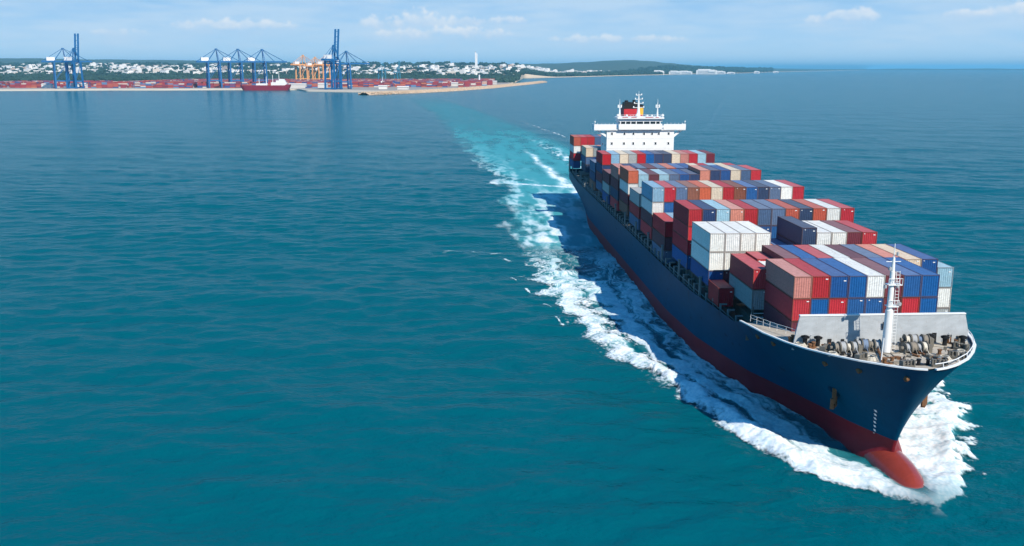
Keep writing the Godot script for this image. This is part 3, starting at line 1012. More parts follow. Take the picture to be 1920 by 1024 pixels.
	for q in [[-11.0, 49.0, 0.9], [-9.6, 52.8, 0.8], [-6.6, 58.0, 0.6], [-3.2, 60.4, 0.35], [2.9, 60.6, -0.35], [6.6, 58.0, -0.7], [8.3, 54.4, -0.9], [9.0, 51.6, -1.2], [5.2, 57.2, -0.4], [-7.9, 53.4, 0.4], [0.6, 61.2, 0.0]]:
		var o := obj("bollard", bollard_mesh, rust if int(q[0]) % 2 else black, ship)
		o.position = Vector3(keel(q[1]) + q[0], deck_y(q[1]) - 0.3, q[1])
		o.rotation.y = q[2]
	var fm := Mb.new()
	fm.box(Vector3(0, 0.15, 0), Vector3(1.5, 0.3, 0.8))
	for s in [-0.45, 0.0, 0.45]:
		fm.lathe(Vector3(s, 0.3, 0), Vector3.UP, [[0, 0.2], [0.1, 0.14], [0.45, 0.14], [0.55, 0.22]], 10)
	for s in [-0.75, 0.75]:
		fm.box(Vector3(s, 0.45, 0), Vector3(0.18, 0.9, 0.7))
	var fair_mesh := fm.done()
	for q in [[-10.3, 55.0, 0.85], [-7.0, 59.3, 0.6], [-2.2, 62.6, 0.2], [2.4, 62.4, -0.25], [7.0, 59.0, -0.7], [10.2, 55.0, -0.95], [11.9, 50.6, -1.2]]:
		var o := obj("fairlead", fair_mesh, steel, ship)
		o.position = Vector3(keel(q[1]) + q[0] * 0.84, deck_y(q[1]) - 0.3, q[1] - 0.3)
		o.rotation.y = q[2]
	var vm := Mb.new()
	vm.lathe(Vector3.ZERO, Vector3.UP, [[0, 0.28], [0.9, 0.28], [0.95, 0.5], [1.15, 0.55], [1.3, 0.2]], 12)
	var vent_mesh := vm.done()
	for q in [[-8.4, 51.6], [6.2, 51.4], [7.7, 52.2], [-9.9, 51.2], [9.9, 52.4]]:
		var o := obj("deck_vent", vent_mesh, black, ship)
		o.position = Vector3(keel(52) + q[0], 14.0, q[1])
	# anchor windlass chains and loose ropes
	var rng := RandomNumberGenerator.new()
	rng.seed = 5
	for q in [[-1.9, 54.6, -3.6, 59.8], [1.6, 54.2, 3.4, 59.6]]:
		var chn := Mb.new()
		var a := Vector3(keel(54) + q[0], 14.4, q[1])
		var b := Vector3(keel(59) + q[2], 14.5, q[3])
		for i in 16:
			var p := a.lerp(b, i / 16.0)
			var r := a.lerp(b, (i + 1.0) / 16.0)
			chn.bar(p, r, 0.30 if i % 2 else 0.12, 0.12 if i % 2 else 0.30)
		obj("anchor_chain", chn.done(), rust, ship)
	for i in 9:
		var rp := Mb.new()
		var ang := rng.randf() * TAU
		var z := rng.randf_range(51.5, 60.0)
		var lim := hull_b(z, 13.5) - 3.5
		var p := Vector3(keel(z) + rng.randf_range(-lim, lim), deck_y(z) - 0.23, z)
		var pts := [p]
		for k in 7:
			ang += rng.randf_range(-0.5, 0.5)
			p += Vector3(cos(ang), 0, sin(ang)) * 0.55
			p.y = deck_y(p.z) - 0.23
			pts.append(p)
		rp.path(pts, 0.05, 6)
		obj("mooring_rope", rp.done(), rope if i % 3 else rope_dark, ship)
	for q in [[-10.6, 51.4, 0.8], [-4.4, 58.4, 0.7], [4.4, 58.8, 0.75], [7.8, 56.2, 0.65], [-8.2, 56.2, 0.7]]:
		var cl := Mb.new()
		for k in 4:
			var pts := []
			for i in 13:
				pts.append(Vector3(keel(q[1]) + q[0] + cos(TAU * i / 12) * q[2] * (1.0 - k * 0.12), deck_y(q[1]) - 0.24 + k * 0.1, q[1] + sin(TAU * i / 12) * q[2] * (1.0 - k * 0.12)))
			cl.path(pts, 0.07, 6)
		obj("rope_coil", cl.done(), rope, ship)
	var fit := []
	for q in [[0.5, 0.5, 0.35], [0.25, 0.8, 0.25], [0.9, 0.25, 0.3], [0.3, 0.35, 0.8]]:
		var ft := Mb.new()
		ft.box(Vector3(0, q[1] / 2, 0), Vector3(q[0], q[1], q[2]))
		ft.tube(Vector3(-q[0] * 0.4, q[1] * 0.6, 0), Vector3(q[0] * 0.9, q[1] * 0.9, 0.1), 0.09, 0.06, 6)
		ft.tube(Vector3(0.1, 0.05, q[2]), Vector3(0.2, 0.05, q[2] + 1.1), 0.06, 0.06, 5)
		fit.append(ft.done())
	for i in 34:
		var z := rng.randf_range(51.4, 60.5)
		var lim := hull_b(z, 13.8) - 1.2
		var o := obj("deck_fitting", fit[i % 4], [rust, steel, black, steel, rope_dark][i % 5], ship)
		o.position = Vector3(keel(z) + rng.randf_range(-lim, lim), deck_y(z) - 0.3, z)
		o.rotation.y = rng.randf() * TAU
		o.scale = Vector3.ONE * rng.randf_range(0.6, 1.15)
	# rust runs and scuffs on the port shell
	for i in 46:
		var z := rng.randf_range(-110, 58)
		var yt := deck_y(z) - rng.randf_range(0.1, 0.5) if i % 3 else rng.randf_range(4.0, 9.0)
		var ln := rng.randf_range(0.5, 2.2)
		var wd := rng.randf_range(0.06, 0.2) if i % 3 else rng.randf_range(0.5, 1.6)
		if i % 3 == 0: ln = rng.randf_range(0.15, 0.5)
		var st := Mb.new()
		var p4 := []
		for q in [[-0.5, 0.0], [0.5, 0.0], [0.3, 1.0], [-0.3, 1.0]]:
			var zz: float = z + q[0] * wd
			var yy: float = yt - q[1] * ln
			p4.append(Vector3(keel(zz) - hull_b(zz, yy) - 0.025, yy, zz))
		st.quad(p4[0], p4[3], p4[2], p4[1])
		obj("rust_run" if i % 3 else "scuff_mark", st.done(), streak_mat if i % 3 else scuff_mat, ship)
	# jackstaff near the stem
	var js := Mb.new()
	js.tube(Vector3(keel(60) - 3.6, 14.3, 59.4), Vector3(keel(60) - 3.5, 17.2, 59.4), 0.09, 0.06, 8)
	obj("jackstaff", js.done(), white, ship)

	# anchors in their pockets on both bows
	for side in [-1.0, 1.0]:
		var ay := 7.4
		var az := 51.5
		var ax: float = keel(az) + side * hull_b(az, ay)
		var bol := Mb.new()
		var outw := Vector3(side * 0.75, -0.35, 0.55).normalized()
		bol.lathe(Vector3(ax, ay + 0.9, az) - outw * 1.0, outw, [[0, 1.6], [0.9, 1.45], [1.35, 1.15], [1.55, 0.75], [1.6, 0.1]], 18)
		var bo := obj("anchor_bolster", bol.done(), navy, ship)
		var an := Mb.new()
		var c := Vector3(ax, ay, az) + outw * 0.75
		an.bar(c + Vector3(0, 1.3, 0), c + Vector3(0, -1.1, 0), 0.4, 0.4)
		an.bar(c + Vector3(-0.9 * 0.55, -1.0, 0.9 * 0.75), c + Vector3(0.9 * 0.55, -1.0, -0.9 * 0.75), 0.5, 0.5)
		an.bar(c + Vector3(-0.9 * 0.55, -1.0, 0.9 * 0.75), c + Vector3(-1.0 * 0.55, 0.2, 1.05 * 0.75), 0.36, 0.3)
		an.bar(c + Vector3(0.9 * 0.55, -1.0, -0.9 * 0.75), c + Vector3(1.0 * 0.55, 0.2, -1.05 * 0.75), 0.36, 0.3)
		obj("anchor", an.done(), rust, bo)
	# fairlead openings in the shell, with rusty lips
	for q in [[45.5, 12.6], [54.6, 12.7], [62.6, 13.3], [40.4, 12.1], [58.8, 13.1]]:
		var b2 := hull_b(q[0], q[1])
		var hd := Mb.new()
		hd.lathe(Vector3(keel(q[0]) - b2 - 0.04, q[1], q[0]), Vector3(-1, -0.25, 0.3).normalized(), [[-0.2, 0.42], [0.08, 0.42], [0.12, 0.28]], 14)
		obj("mooring_pipe", hd.done(), rust, ship)
	# draught marks
	for k in 7:
		var yv := 3.2 + k * 0.62
		var zz := stem_v(yv) - 2.6
		var dmk := Mb.new()
		var bb := hull_b(zz, yv) + 0.03
		var bb2 := hull_b(zz - 0.28, yv) + 0.03
		var bt := hull_b(zz, yv + 0.3) + 0.03
		var bt2 := hull_b(zz - 0.28, yv + 0.3) + 0.03
		dmk.quad(Vector3(keel(zz) - bb2, yv, zz - 0.28), Vector3(keel(zz) - bb, yv, zz), Vector3(keel(zz) - bt, yv + 0.3, zz), Vector3(keel(zz) - bt2, yv + 0.3, zz - 0.28))
		obj("draught_mark", dmk.done(), white, ship)

	# ---------------- deckhouse and bridge (front at -128)
	var cx := 0.3
	var zf := -128.0
	var dh := Mb.new()
	dh.box(Vector3(cx, 20.0, zf - 6.0), Vector3(21.0, 20.4, 12.0))
	var house := obj("deckhouse", dh.done(), white, ship)
	var port := Mb.new()
	port.box(Vector3(0, 0, 0), Vector3(0.46, 0.72, 0.1))
	var port_mesh := port.done()
	var pf2 := Mb.new()
	pf2.box(Vector3(0, 0.42, 0.0), Vector3(0.66, 0.12, 0.22))
	for s in [-0.29, 0.29]:
		pf2.box(Vector3(s, 0, 0), Vector3(0.1, 0.8, 0.16))
	var rim_mesh := pf2.done()
	for r in [[28.4, [-8.9, -5.0, -2.2, 1.1, 3.6, 5.7, 8.8]], [25.4, [-8.9, -5.1, -2.2, 1.2, 4.8, 8.8]]]:
		for x in r[1]:
			var o := obj("window", port_mesh, glass, house)
			o.position = Vector3(cx + x, r[0], zf + 0.02)
			var o2 := obj("window_rim", rim_mesh, white, house)
			o2.position = Vector3(cx + x, r[0], zf + 0.05)
	for y in [27.0, 24.0]:
		var bd := Mb.new()
		bd.box(Vector3(cx, y, zf + 0.02), Vector3(20.9, 0.08, 0.06))
		obj("deck_seam", bd.done(), white, house)
	for q in [[27.6, -131.0], [27.6, -136.0], [24.6, -131.0], [24.6, -136.0], [21.6, -131.0], [21.6, -136.0]]:
		var o := obj("window", port_mesh, glass, house)
		o.position = Vector3(cx - 10.52, q[0], q[1])
		o.rotation.y = PI / 2
	# bridge deck with wings
	var wg := Mb.new()
	wg.box(Vector3(0, 29.55, zf - 2.0), Vector3(28.4, 0.3, 5.0))
	var wing := obj("bridge_wing", wg.done(), white, ship)
	for side in [-1.0, 1.0]:
		for q in [[Vector3(side * 10.8, 30.45, zf + 0.55), Vector3(6.9, 1.75, 0.12)], [Vector3(side * 14.2, 30.45, zf - 2.0), Vector3(0.12, 1.75, 4.95)]]:
			var ws := Mb.new()
			ws.box(q[0], q[1])
			obj("wing_bulwark", ws.done(), white, wing)
	for side in [-1.0, 1.0]:
		var gs := Mb.new()
		gs.plate([Vector3(cx + side * 10.5, 27.2, zf - 0.5), Vector3(side * 13.6, 29.4, zf - 0.5), Vector3(side * 12.6, 29.4, zf - 0.5), Vector3(cx + side * 10.5, 28.0, zf - 0.5)], Vector3(0, 0, 0.3))
		obj("wing_bracket", gs.done(), white, wing)
		var wl := Mb.new()
		wl.lathe(Vector3(side * 14.0, 31.3, zf + 0.3), Vector3.UP, [[0, 0.06], [0.6, 0.06], [0.62, 0.22], [1.0, 0.2], [1.05, 0.05]], 8)
		obj("wing_lamp", wl.done(), white, wing)
		for i in 5:
			var st := Mb.new()
			st.tube(Vector3(side * (8.4 + i * 1.2), 31.3, zf + 0.5), Vector3(side * (8.4 + i * 1.2), 31.75, zf + 0.5), 0.06, 0.06, 5)
			obj("rail_post", st.done(), white, wing)
	# wheelhouse
	var wh := Mb.new()
	wh.box(Vector3(0.05, 30.55, zf - 2.2), Vector3(13.5, 1.7, 6.6))
	wh.box(Vector3(0.05, 32.6, zf - 2.2), Vector3(13.5, 0.9, 6.4))
	wh.box(Vector3(0.05, 31.7, zf - 3.2), Vector3(13.1, 1.2, 4.4))
	var whouse := obj("wheelhouse", wh.done(), white, ship)
	var edges := [-6.18, -4.6, -3.0, -1.3, 0.95, 2.95, 4.75, 6.1]
	for i in 7:
		var gl := Mb.new()
		gl.box(Vector3((edges[i] + edges[i + 1]) / 2, 31.75, zf + 0.9), Vector3(edges[i + 1] - edges[i] - 0.28, 0.98, 0.1))
		obj("bridge_window", gl.done(), glass, whouse)
	for i in 8:
		var ml := Mb.new()
		ml.box(Vector3(edges[i], 31.75, zf + 0.92), Vector3(0.26, 1.0, 0.2))
		obj("mullion", ml.done(), white, whouse)
	var rf := Mb.new()
	rf.box(Vector3(0.0, 33.2, zf - 2.0), Vector3(14.4, 0.4, 7.4))
	obj("wheelhouse_roof", rf.done(), white, whouse)
	var rr := Mb.new()
	for i in 16:
		rr.tube(Vector3(-7.0 + i * 14.0 / 15, 33.4, zf + 1.5), Vector3(-7.0 + i * 14.0 / 15, 34.2, zf + 1.5), 0.04, 0.04, 5)
	for y in [33.8, 34.2]:
		rr.tube(Vector3(-7.0, y, zf + 1.5), Vector3(7.0, y, zf + 1.5), 0.04, 0.04, 5)
	obj("roof_rail", rr.done(), white, whouse)
	var red_paint := mat(lin(0.45, 0.03, 0.03), 0.5)
	for q in [[-4.9, 1.7], [-2.2, 1.6], [2.6, 2.4], [5.0, 1.0]]:
		var rs := Mb.new()
		rs.box(Vector3(q[0], 33.45, zf + 1.72), Vector3(q[1], 0.18, 0.06))
		obj("red_stripe", rs.done(), red_paint, whouse)
	for q in [[-7.0, 0.5], [6.95, 0.5], [3.6, 0.35], [2.1, 0.35], [-4.2, 0.4], [-1.0, 0.6]]:
		var dome := Mb.new()
		dome.lathe(Vector3(q[0], 33.4, zf + 0.3), Vector3.UP, [[0, q[1] * 0.4], [0.4, q[1] * 0.4], [0.42, q[1]], [0.42 + q[1] * 0.6, q[1] * 0.95], [0.42 + q[1] * 1.1, q[1] * 0.5], [0.42 + q[1] * 1.25, 0.03]], 12)
		obj("antenna_dome", dome.done(), white, whouse)
	# signal masts on the monkey island
	for q in [[-5.9, 37.9, 0.22], [0.0, 40.4, 0.42], [6.0, 38.0, 0.2]]:
		var sm := Mb.new()
		sm.tube(Vector3(q[0], 33.4, zf - 3), Vector3(q[0], 35.4, zf - 3), q[2] * 1.6, q[2], 10)
		sm.tube(Vector3(q[0], 35.4, zf - 3), Vector3(q[0], q[1], zf - 3), q[2], q[2] * 0.3, 8)
		sm.tube(Vector3(q[0], q[1], zf - 3), Vector3(q[0], q[1] + 0.9, zf - 3), 0.05, 0.04, 5)
		var smo := obj("signal_mast", sm.done(), white, ship)
		for k in (4 if q[0] == 0.0 else 2):
			var yd := Mb.new()
			var yy: float = lerpf(36.2, q[1] - 0.4, k / 3.0)
			var hwid := (1.75 - k * 0.28) if q[0] == 0.0 else 0.55
			yd.tube(Vector3(q[0] - hwid, yy, zf - 2.8), Vector3(q[0] + hwid, yy + 0.1, zf - 2.8), 0.09, 0.09, 6)
			for s in [-1.0, 1.0]:
				yd.box(Vector3(q[0] + s * hwid * 0.9, yy + 0.25, zf - 2.8), Vector3(0.3, 0.45, 0.3))
			obj("yard", yd.done(), white, smo)
	# funnel
	var fn := Mb.new()
	var fz := -144.5
	var lift := 0.7
	fn.box(Vector3(0.4, 25.0 + lift, fz), Vector3(6.2, 19.4, 6.0))
	var fun := obj("funnel", fn.done(), weathered(lin(0.50, 0.025, 0.035), hull_tex, 0.1), ship)
	var fy := Mb.new()
	fy.box(Vector3(2.55, 33.9 + lift, fz + 3.0), Vector3(1.95, 2.1, 0.12))
	obj("yellow_panel", fy.done(), mat(lin(0.75, 0.40, 0.03), 0.5), fun)
	var ft := Mb.new()
	ft.box(Vector3(0.4, 35.35 + lift, fz), Vector3(6.3, 1.3, 6.1))
	ft.box(Vector3(-0.2, 36.3 + lift, fz), Vector3(4.4, 0.8, 4.6))
	obj("black_cap", ft.done(), black, fun)
	for q in [[-1.5, 38.0, 0.6], [-0.6, 37.5, 0.45], [1.0, 38.1, 0.5], [1.7, 37.2, 0.35]]:
		var pp := Mb.new()
		pp.tube(Vector3(q[0], 36.2, fz), Vector3(q[0], q[1], fz), q[2] * 1.15, q[2], 10)
		obj("exhaust_pipe", pp.done(), black, fun)
	# engine casing abaft the house and stern mooring platform posts
	var ec := Mb.new()
	ec.box(Vector3(0.4, 18.0, -145.0), Vector3(13.0, 16.0, 9.0))
	obj("engine_casing", ec.done(), white, ship)
	var sb := Mb.new()
	sb.box(Vector3(-15.2, 13.6, -184.0), Vector3(0.3, 6.0, 3.4))
	sb.box(Vector3(15.2, 13.6, -184.0), Vector3(0.3, 6.0, 3.4))
	sb.box(Vector3(0, 16.4, -184.0), Vector3(30.4, 0.4, 3.4))
	obj("stern_frame", sb.done(), steel, ship)

func build_cargo() -> void:
	crng.seed = 99
	var t1 := dirt_image(81, 0.7, 0.5)
	var t2 := dirt_image(84, 0.85, 0.6)
	var t3 := dirt_image(87, 0.25, 0.12)
	var cols := {
		"R": [[0.46, 0.016, 0.034], [0.42, 0.014, 0.024], [0.48, 0.03, 0.045]],
		"M": [[0.16, 0.022, 0.040], [0.12, 0.03, 0.05]],
		"N": [[0.022, 0.05, 0.14], [0.03, 0.055, 0.12]],
		"B": [[0.008, 0.10, 0.32], [0.012, 0.08, 0.27]],
		"L": [[0.30, 0.50, 0.62], [0.22, 0.40, 0.56]],
		"W": [[0.78, 0.79, 0.77], [0.72, 0.74, 0.74]],
		"C": [[0.70, 0.56, 0.42], [0.66, 0.58, 0.46]],
		"O": [[0.52, 0.12, 0.06], [0.46, 0.09, 0.055]],
		"S": [[0.62, 0.24, 0.18], [0.52, 0.22, 0.19]],
		"G": [[0.06, 0.12, 0.24], [0.10, 0.16, 0.28]],
		"Y": [[0.36, 0.39, 0.40], [0.28, 0.33, 0.36]],
		"K": [[0.20, 0.075, 0.05], [0.24, 0.10, 0.07]],
	}
	for code in cols:
		var list := []
		var i := 0
		var more := []
		for c in cols[code]:
			more.append(c)
			more.append([c[0] * 0.92 + 0.012, c[1] * 0.93 + 0.012, c[2] * 0.93 + 0.012])
		for c in more:
			var tex: Texture2D = [t3, t1, t3, t2][i % 4]
			var a := weathered(lin(c[0], c[1], c[2]), tex, 0.19, 0.5, 0.4)
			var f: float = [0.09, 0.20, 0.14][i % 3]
			var b := weathered(lin(lerpf(c[0], 0.5, f), lerpf(c[1], 0.48, f), lerpf(c[2], 0.47, f)), [t2, t3, t1][i % 3], 0.1, 0.6, 0.35)  # roof paler than the walls: bleached paint plus painted-in sun and sky light
			var d := weathered(lin(lerpf(c[0], 0.13, 0.5), lerpf(c[1], 0.07, 0.5), lerpf(c[2], 0.045, 0.5)), t2, 0.5, 0.7, 0.3)
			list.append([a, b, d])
			i += 1
		paints[code] = list
	var pm := Mb.new()
	pm.box(Vector3.ZERO, Vector3(0.32, 0.13, 0.03))
	plate_mesh = pm.done()
	plate_mat = mat(lin(0.72, 0.74, 0.74), 0.6)

	bay("foremost row behind grey breakwater", 43.0, 4.07, 21.1, ["SRBBWMBB", "RBRBBMRB", "MMGRMGMN"])
	bay("second row from the bow", 31.3, 2.23, 20.9, ["R.MBRWMGSCBL", "YWNRBGNRMGBW", "...........Y"], {0: 1.3, 1: 1.3, 11: 1.3})
	container("W", 2.23 + 3.75 - 15, 16.5, 31.3, "white short container beside the red outer one, second row from the bow", 6.06)
	container("R", 2.23 + 3.75 - 15, 16.75, 25.0, "red short container half hidden behind white one, second row from the bow", 6.06)
	container("R", -14.05, 11.65, 22.4, "low red short container at the deck edge ahead of the white block", 6.06)
	bay("third row from the bow", 16.0, -0.27, 22.28, ["WWWW..NWWMR", "WWWWSBNWWMR", "BMGY..GRNMK"], {6: -0.8})
	bay("fourth row from the bow", 0.0, 0.0, 23.84, ["RNLSRGGONOWR", "RNBSRBBBMORM", "R..........R", "B..........G"])
	bay("low fifth row from the bow", -16.0, -0.62, 19.0, ["RLMGRYNGRMNLR", "M............", "G............"], {}, 2.46)
	bay("sixth row from the bow", -29.0, -0.62, 24.1, ["LRGKOCRKBNGWR", "WBMYRGNMRGBMR", "M...........N", "R...........M"], {}, 2.46)
	bay("seventh row from the bow", -43.5, -0.62, 20.9, ["YMNGRBGMKNGRM", "R...........G", "G............"], {}, 2.46)
	bay("eighth row from the bow", -58.0, -0.62, 24.5, ["OLMLGBNSNBCGR", "W...........M", "M...........R", "K...........N"], {1: 0.9, 2: 0.9, 3: 0.9, 4: 0.9, 5: 0.9, 6: 0.9}, 2.46)
	bay("ninth row from the bow", -72.5, -0.62, 23.6, ["SNGMGOBBCRLCR", "MW..........G", "N...........M", "R............"], {}, 2.46)
	bay("low tenth row from the bow", -87.0, -0.62, 20.6, ["MGKRYNGRNGRMG", "Y...........N", "B............"], {}, 2.46)
	bay("row just before white bridge", -100.0, -0.62, 24.7, ["RLCYRBNNCSRLM", "NG..........G", "MB..........R", "G...........N"], {}, 2.46)
	bay("low row at white bridge foot", -114.2, -0.62, 20.8, ["GNMRG...GRMNG", "N............", "K............"], {3: 3.1, 4: 3.1, 8: 3.1, 9: 3.1}, 2.46)
	bay("row behind white bridge", -154.0, -0.62, 22.0, [".CYSKMNRGBRMN", ".GBRM........", ".NM.........."], {}, 2.46)
	bay("last row at the stern", -168.4, -0.62, 24.6, ["ORRGSYBMNGRMR", "WMNKG.......G", "RBG..........", "B............"], {}, 2.46)

# ---------------------------------------------------------------- the port
func gantry_crane(label: String, at: Vector3, turn: float, paint: Material, house: Material, boom_up: bool, size := 1.0) -> void:
	var t := thing("gantry_crane", label, "crane", Transform3D(Basis(Vector3.UP, turn).scaled(Vector3.ONE * size), at), "ship-to-shore gantry cranes of the port")
	# x along the boom (water side positive), z along the rails
	for x in [-14.0, 14.0]:
		for z in [-11.0, 11.0]:
			var lg := Mb.new()
			lg.bar(Vector3(x, 1.5, z), Vector3(x * 0.94, 58.0, z * 0.9), 3.2, 3.2)
			obj("leg", lg.done(), paint, t)
	for x in [-14.0, 14.0]:
		var sl := Mb.new()
		sl.box(Vector3(x, 2.0, 0), Vector3(2.6, 2.4, 24))
		sl.box(Vector3(x, 0.6, -10), Vector3(2.0, 1.4, 8))
		sl.box(Vector3(x, 0.6, 10), Vector3(2.0, 1.4, 8))
		sl.box(Vector3(x * 0.94, 56.5, 0), Vector3(2.0, 2.2, 20))
		obj("sill_beam", sl.done(), paint, t)
	for z in [-11.0, 11.0]:
		var pb := Mb.new()
		pb.bar(Vector3(-13.6, 17.0, z), Vector3(13.6, 17.0, z), 1.8, 2.4)
		pb.bar(Vector3(-13.4, 19.0, z), Vector3(12.8, 55.0, z * 0.92), 1.0, 1.0)
		obj("portal_beam", pb.done(), paint, t)
	for z in [-3.6, 3.6]:
		var gd := Mb.new()
		gd.bar(Vector3(-38, 60.0, z), Vector3(15, 60.0, z), 2.2, 3.8)
		obj("girder", gd.done(), paint, t)
		var bm := Mb.new()
		var tip := Vector3(24.0, 122.0, z) if boom_up else Vector3(66, 60.0, z)
		bm.bar(Vector3(15, 60.0, z), tip, 2.2, 3.4)
		obj("boom", bm.done(), paint, t)
	var bt := Mb.new()
	for i in 6:
		var f := (i + 0.5) / 6.0
		var p := Vector3(15, 60, 0).lerp(Vector3(24, 122, 0) if boom_up else Vector3(66, 60, 0), f)
		bt.box(p, Vector3(1.0, 1.0, 7.2))
	for x in [-36.0, -24.0, -12.0, 2.0]:
		bt.box(Vector3(x, 60, 0), Vector3(1.0, 1.0, 7.2))
	obj("cross_tie", bt.done(), paint, t)
	for z in [-5.0, 5.0]:
		var af := Mb.new()
		af.bar(Vector3(12.5, 58, z * 1.8), Vector3(8.5, 88, z * 0.35), 1.7, 1.7)
		af.bar(Vector3(-13.0, 60, z), Vector3(7.5, 88, z * 0.35), 1.0, 1.0)
		obj("apex_frame", af.done(), paint, t)
	var ah := Mb.new()
	ah.box(Vector3(8.2, 88.6, 0), Vector3(5.0, 2.4, 5.0))
	obj("apex_head", ah.done(), paint, t)
	for z in [-3.6, 3.6]:
		var sy := Mb.new()
		sy.tube(Vector3(8, 89, z * 0.5), Vector3(-36, 61.5, z), 0.4, 0.4, 5)
		if boom_up:
			sy.tube(Vector3(8, 89, z * 0.5), Vector3(19.5, 92, z), 0.4, 0.4, 5)
		else:
			sy.tube(Vector3(8, 89, z * 0.5), Vector3(36, 61.5, z), 0.4, 0.4, 5)
			sy.tube(Vector3(8, 89, z * 0.5), Vector3(60, 61.5, z), 0.4, 0.4, 5)
		obj("stay", sy.done(), paint, t)
	var mh := Mb.new()
	mh.box(Vector3(-19, 65.5, 0), Vector3(17, 7.5, 9))
	mh.box(Vector3(-19, 69.5, 0), Vector3(17.6, 0.6, 9.6))
	obj("machinery_house", mh.done(), house, t)
	var cb := Mb.new()
	cb.box(Vector3(4, 55.8, 0), Vector3(4, 3.4, 3.4))
	obj("operator_cab", cb.done(), house, t)

func build_port() -> void:
	var blue := mat(lin(0.006, 0.11, 0.30), 0.5)
	var orange := mat(lin(0.72, 0.36, 0.14), 0.5)
	var teal := mat(lin(0.04, 0.22, 0.33), 0.5)
	var white := mat(lin(0.78, 0.78, 0.78), 0.5)
	var red := mat(lin(0.24, 0.014, 0.035), 0.5)
	# booms run along the picture: the berths of the three middle cranes lie on a pier that runs inland
	gantry_crane("blue gantry crane with lowered boom, far left of the harbour", Vector3(-1024, 3, -2185), 0.55, blue, white, false)
	gantry_crane("blue gantry crane with single raised boom, far left of the harbour", Vector3(-992, 3, -2180), 1.45, blue, white, true)
	gantry_crane("leftmost of three blue gantry cranes behind the red ship", Vector3(-694, 3, -2240), 0.5, blue, white, false)
	gantry_crane("middle of three blue gantry cranes behind the red ship", Vector3(-652, 3, -2270), 0.5, blue, white, false)
	gantry_crane("rightmost of three blue gantry cranes behind the red ship", Vector3(-603, 3, -2300), 0.5, blue, white, false)
	gantry_crane("tallest blue gantry crane, twin boom girders raised upright", Vector3(-388, 3, -2085), 1.25, blue, white, true, 1.05)
	gantry_crane("blue gantry crane with lowered boom beside the tallest crane", Vector3(-372, 3, -2125), 0.5, blue, white, false, 0.92)
	gantry_crane("leftmost of three orange gantry cranes", Vector3(-606, 3, -2770), 0.9, orange, white, false, 0.92)
	gantry_crane("middle of three orange gantry cranes", Vector3(-575, 3, -2790), 0.9, orange, white, false, 0.86)
	gantry_crane("rightmost orange gantry crane beside the tall blue one", Vector3(-548, 3, -2810), 0.9, orange, white, false, 0.92)
	gantry_crane("small teal gantry crane right of the tall blue crane", Vector3(-392, 3, -2900), 1.1, teal, white, false, 0.66)
	gantry_crane("small teal gantry crane among the right-hand container stacks", Vector3(-352, 3, -2950), 1.1, teal, white, true, 0.55)
	# moored ship
	var s := thing("moored_ship", "small dark red ship with white deckhouse moored at the crane quay", "ship", Transform3D(Basis(Vector3.UP, 0.05), Vector3(-548, 0, -2135)))
	var hm := PackedVector3Array()
	for j in 4:
		var y: float = [-1.0, 2.0, 7.0, 11.0][j]
		for i in 41:
			var a := TAU * i / 40.0
			var cxx := signf(cos(a)) * pow(absf(cos(a)), 0.35)
			var sxx := signf(sin(a)) * pow(absf(sin(a)), 0.6)
			hm.append(Vector3(cxx * (50.0 + y * 0.6), y + (2.0 if cxx > 0.8 and j == 3 else 0.0), sxx * (8.0 + 0.12 * y)))
	obj("hull", grid_mesh(hm, 41, 4, PackedVector2Array(), PackedColorArray(), true), red, s)
	var d := Mb.new()
	d.box(Vector3(0, 10.2, 0), Vector3(98, 0.4, 15))
	obj("deck", d.done(), mat(lin(0.3, 0.12, 0.1), 0.8), s)
	var h1 := Mb.new()
	h1.box(Vector3(30, 14, 0), Vector3(34, 7, 13)); h1.box(Vector3(34, 19.5, 0), Vector3(20, 4, 12)); h1.box(Vector3(36, 23, 0), Vector3(11, 3, 12))
	h1.box(Vector3(-8, 13, 0), Vector3(24, 4, 12))
	obj("deckhouse", h1.done(), white, s)
	var mm := Mb.new()
	for q in [[16, 34], [2, 30], [30, 38], [-14, 26]]:
		mm.tube(Vector3(q[0], 11, 0), Vector3(q[0], q[1], 0), 0.9, 0.5, 6)
	obj("mast", mm.done(), white, s)
	# a second ship far behind the yard
	var s2 := thing("distant_ship", "small white ship with a mast behind the right-hand container stacks", "ship", Transform3D(Basis(Vector3.UP, 0.4), Vector3(-330, 2.5, -2390)))
	var w2 := Mb.new()
	w2.box(Vector3(0, 3, 0), Vector3(34, 6, 9)); w2.box(Vector3(6, 8, 0), Vector3(16, 5, 8)); w2.box(Vector3(8, 12.5, 0), Vector3(9, 4, 7))
	obj("hull", w2.done(), white, s2)
	var w3 := Mb.new()
	w3.tube(Vector3(8, 14, 0), Vector3(8, 25, 0), 0.7, 0.4, 6)
	obj("mast", w3.done(), white, s2)
	# jetty of pale rubble
	var jt := [[-272, 1762], [-200, 1905], [-129, 2102], [-66, 2340], [-15, 2636], [50, 2980], [108, 3335]]
	var jm := Mb.new()
	for i in jt.size() - 1:
		var a := Vector3(jt[i][0], 0, -jt[i][1])
		var b := Vector3(jt[i + 1][0], 0, -jt[i + 1][1])
		var side := (b - a).cross(Vector3.UP).normalized()
		var wa := 3.0 if i == 0 else 8.0
		var wb := 8.0 if i < jt.size() - 2 else 3.0
		var up := Vector3(0, 4.2, 0)
		jm.quad(a + side * (wa + 9), b + side * (wb + 9), b + side * wb + up, a + side * wa + up)
		jm.quad(b - side * (wb + 9), a - side * (wa + 9), a - side * wa + up, b - side * wb + up)
		jm.quad(a - side * wa + up, a + side * wa + up, b + side * wb + up, b - side * wb + up)
	var jetty := obj("jetty", jm.done(), mat(lin(0.55, 0.40, 0.27), 0.95))
	tag(jetty, "", "", "", "structure")
	var rng := RandomNumberGenerator.new()
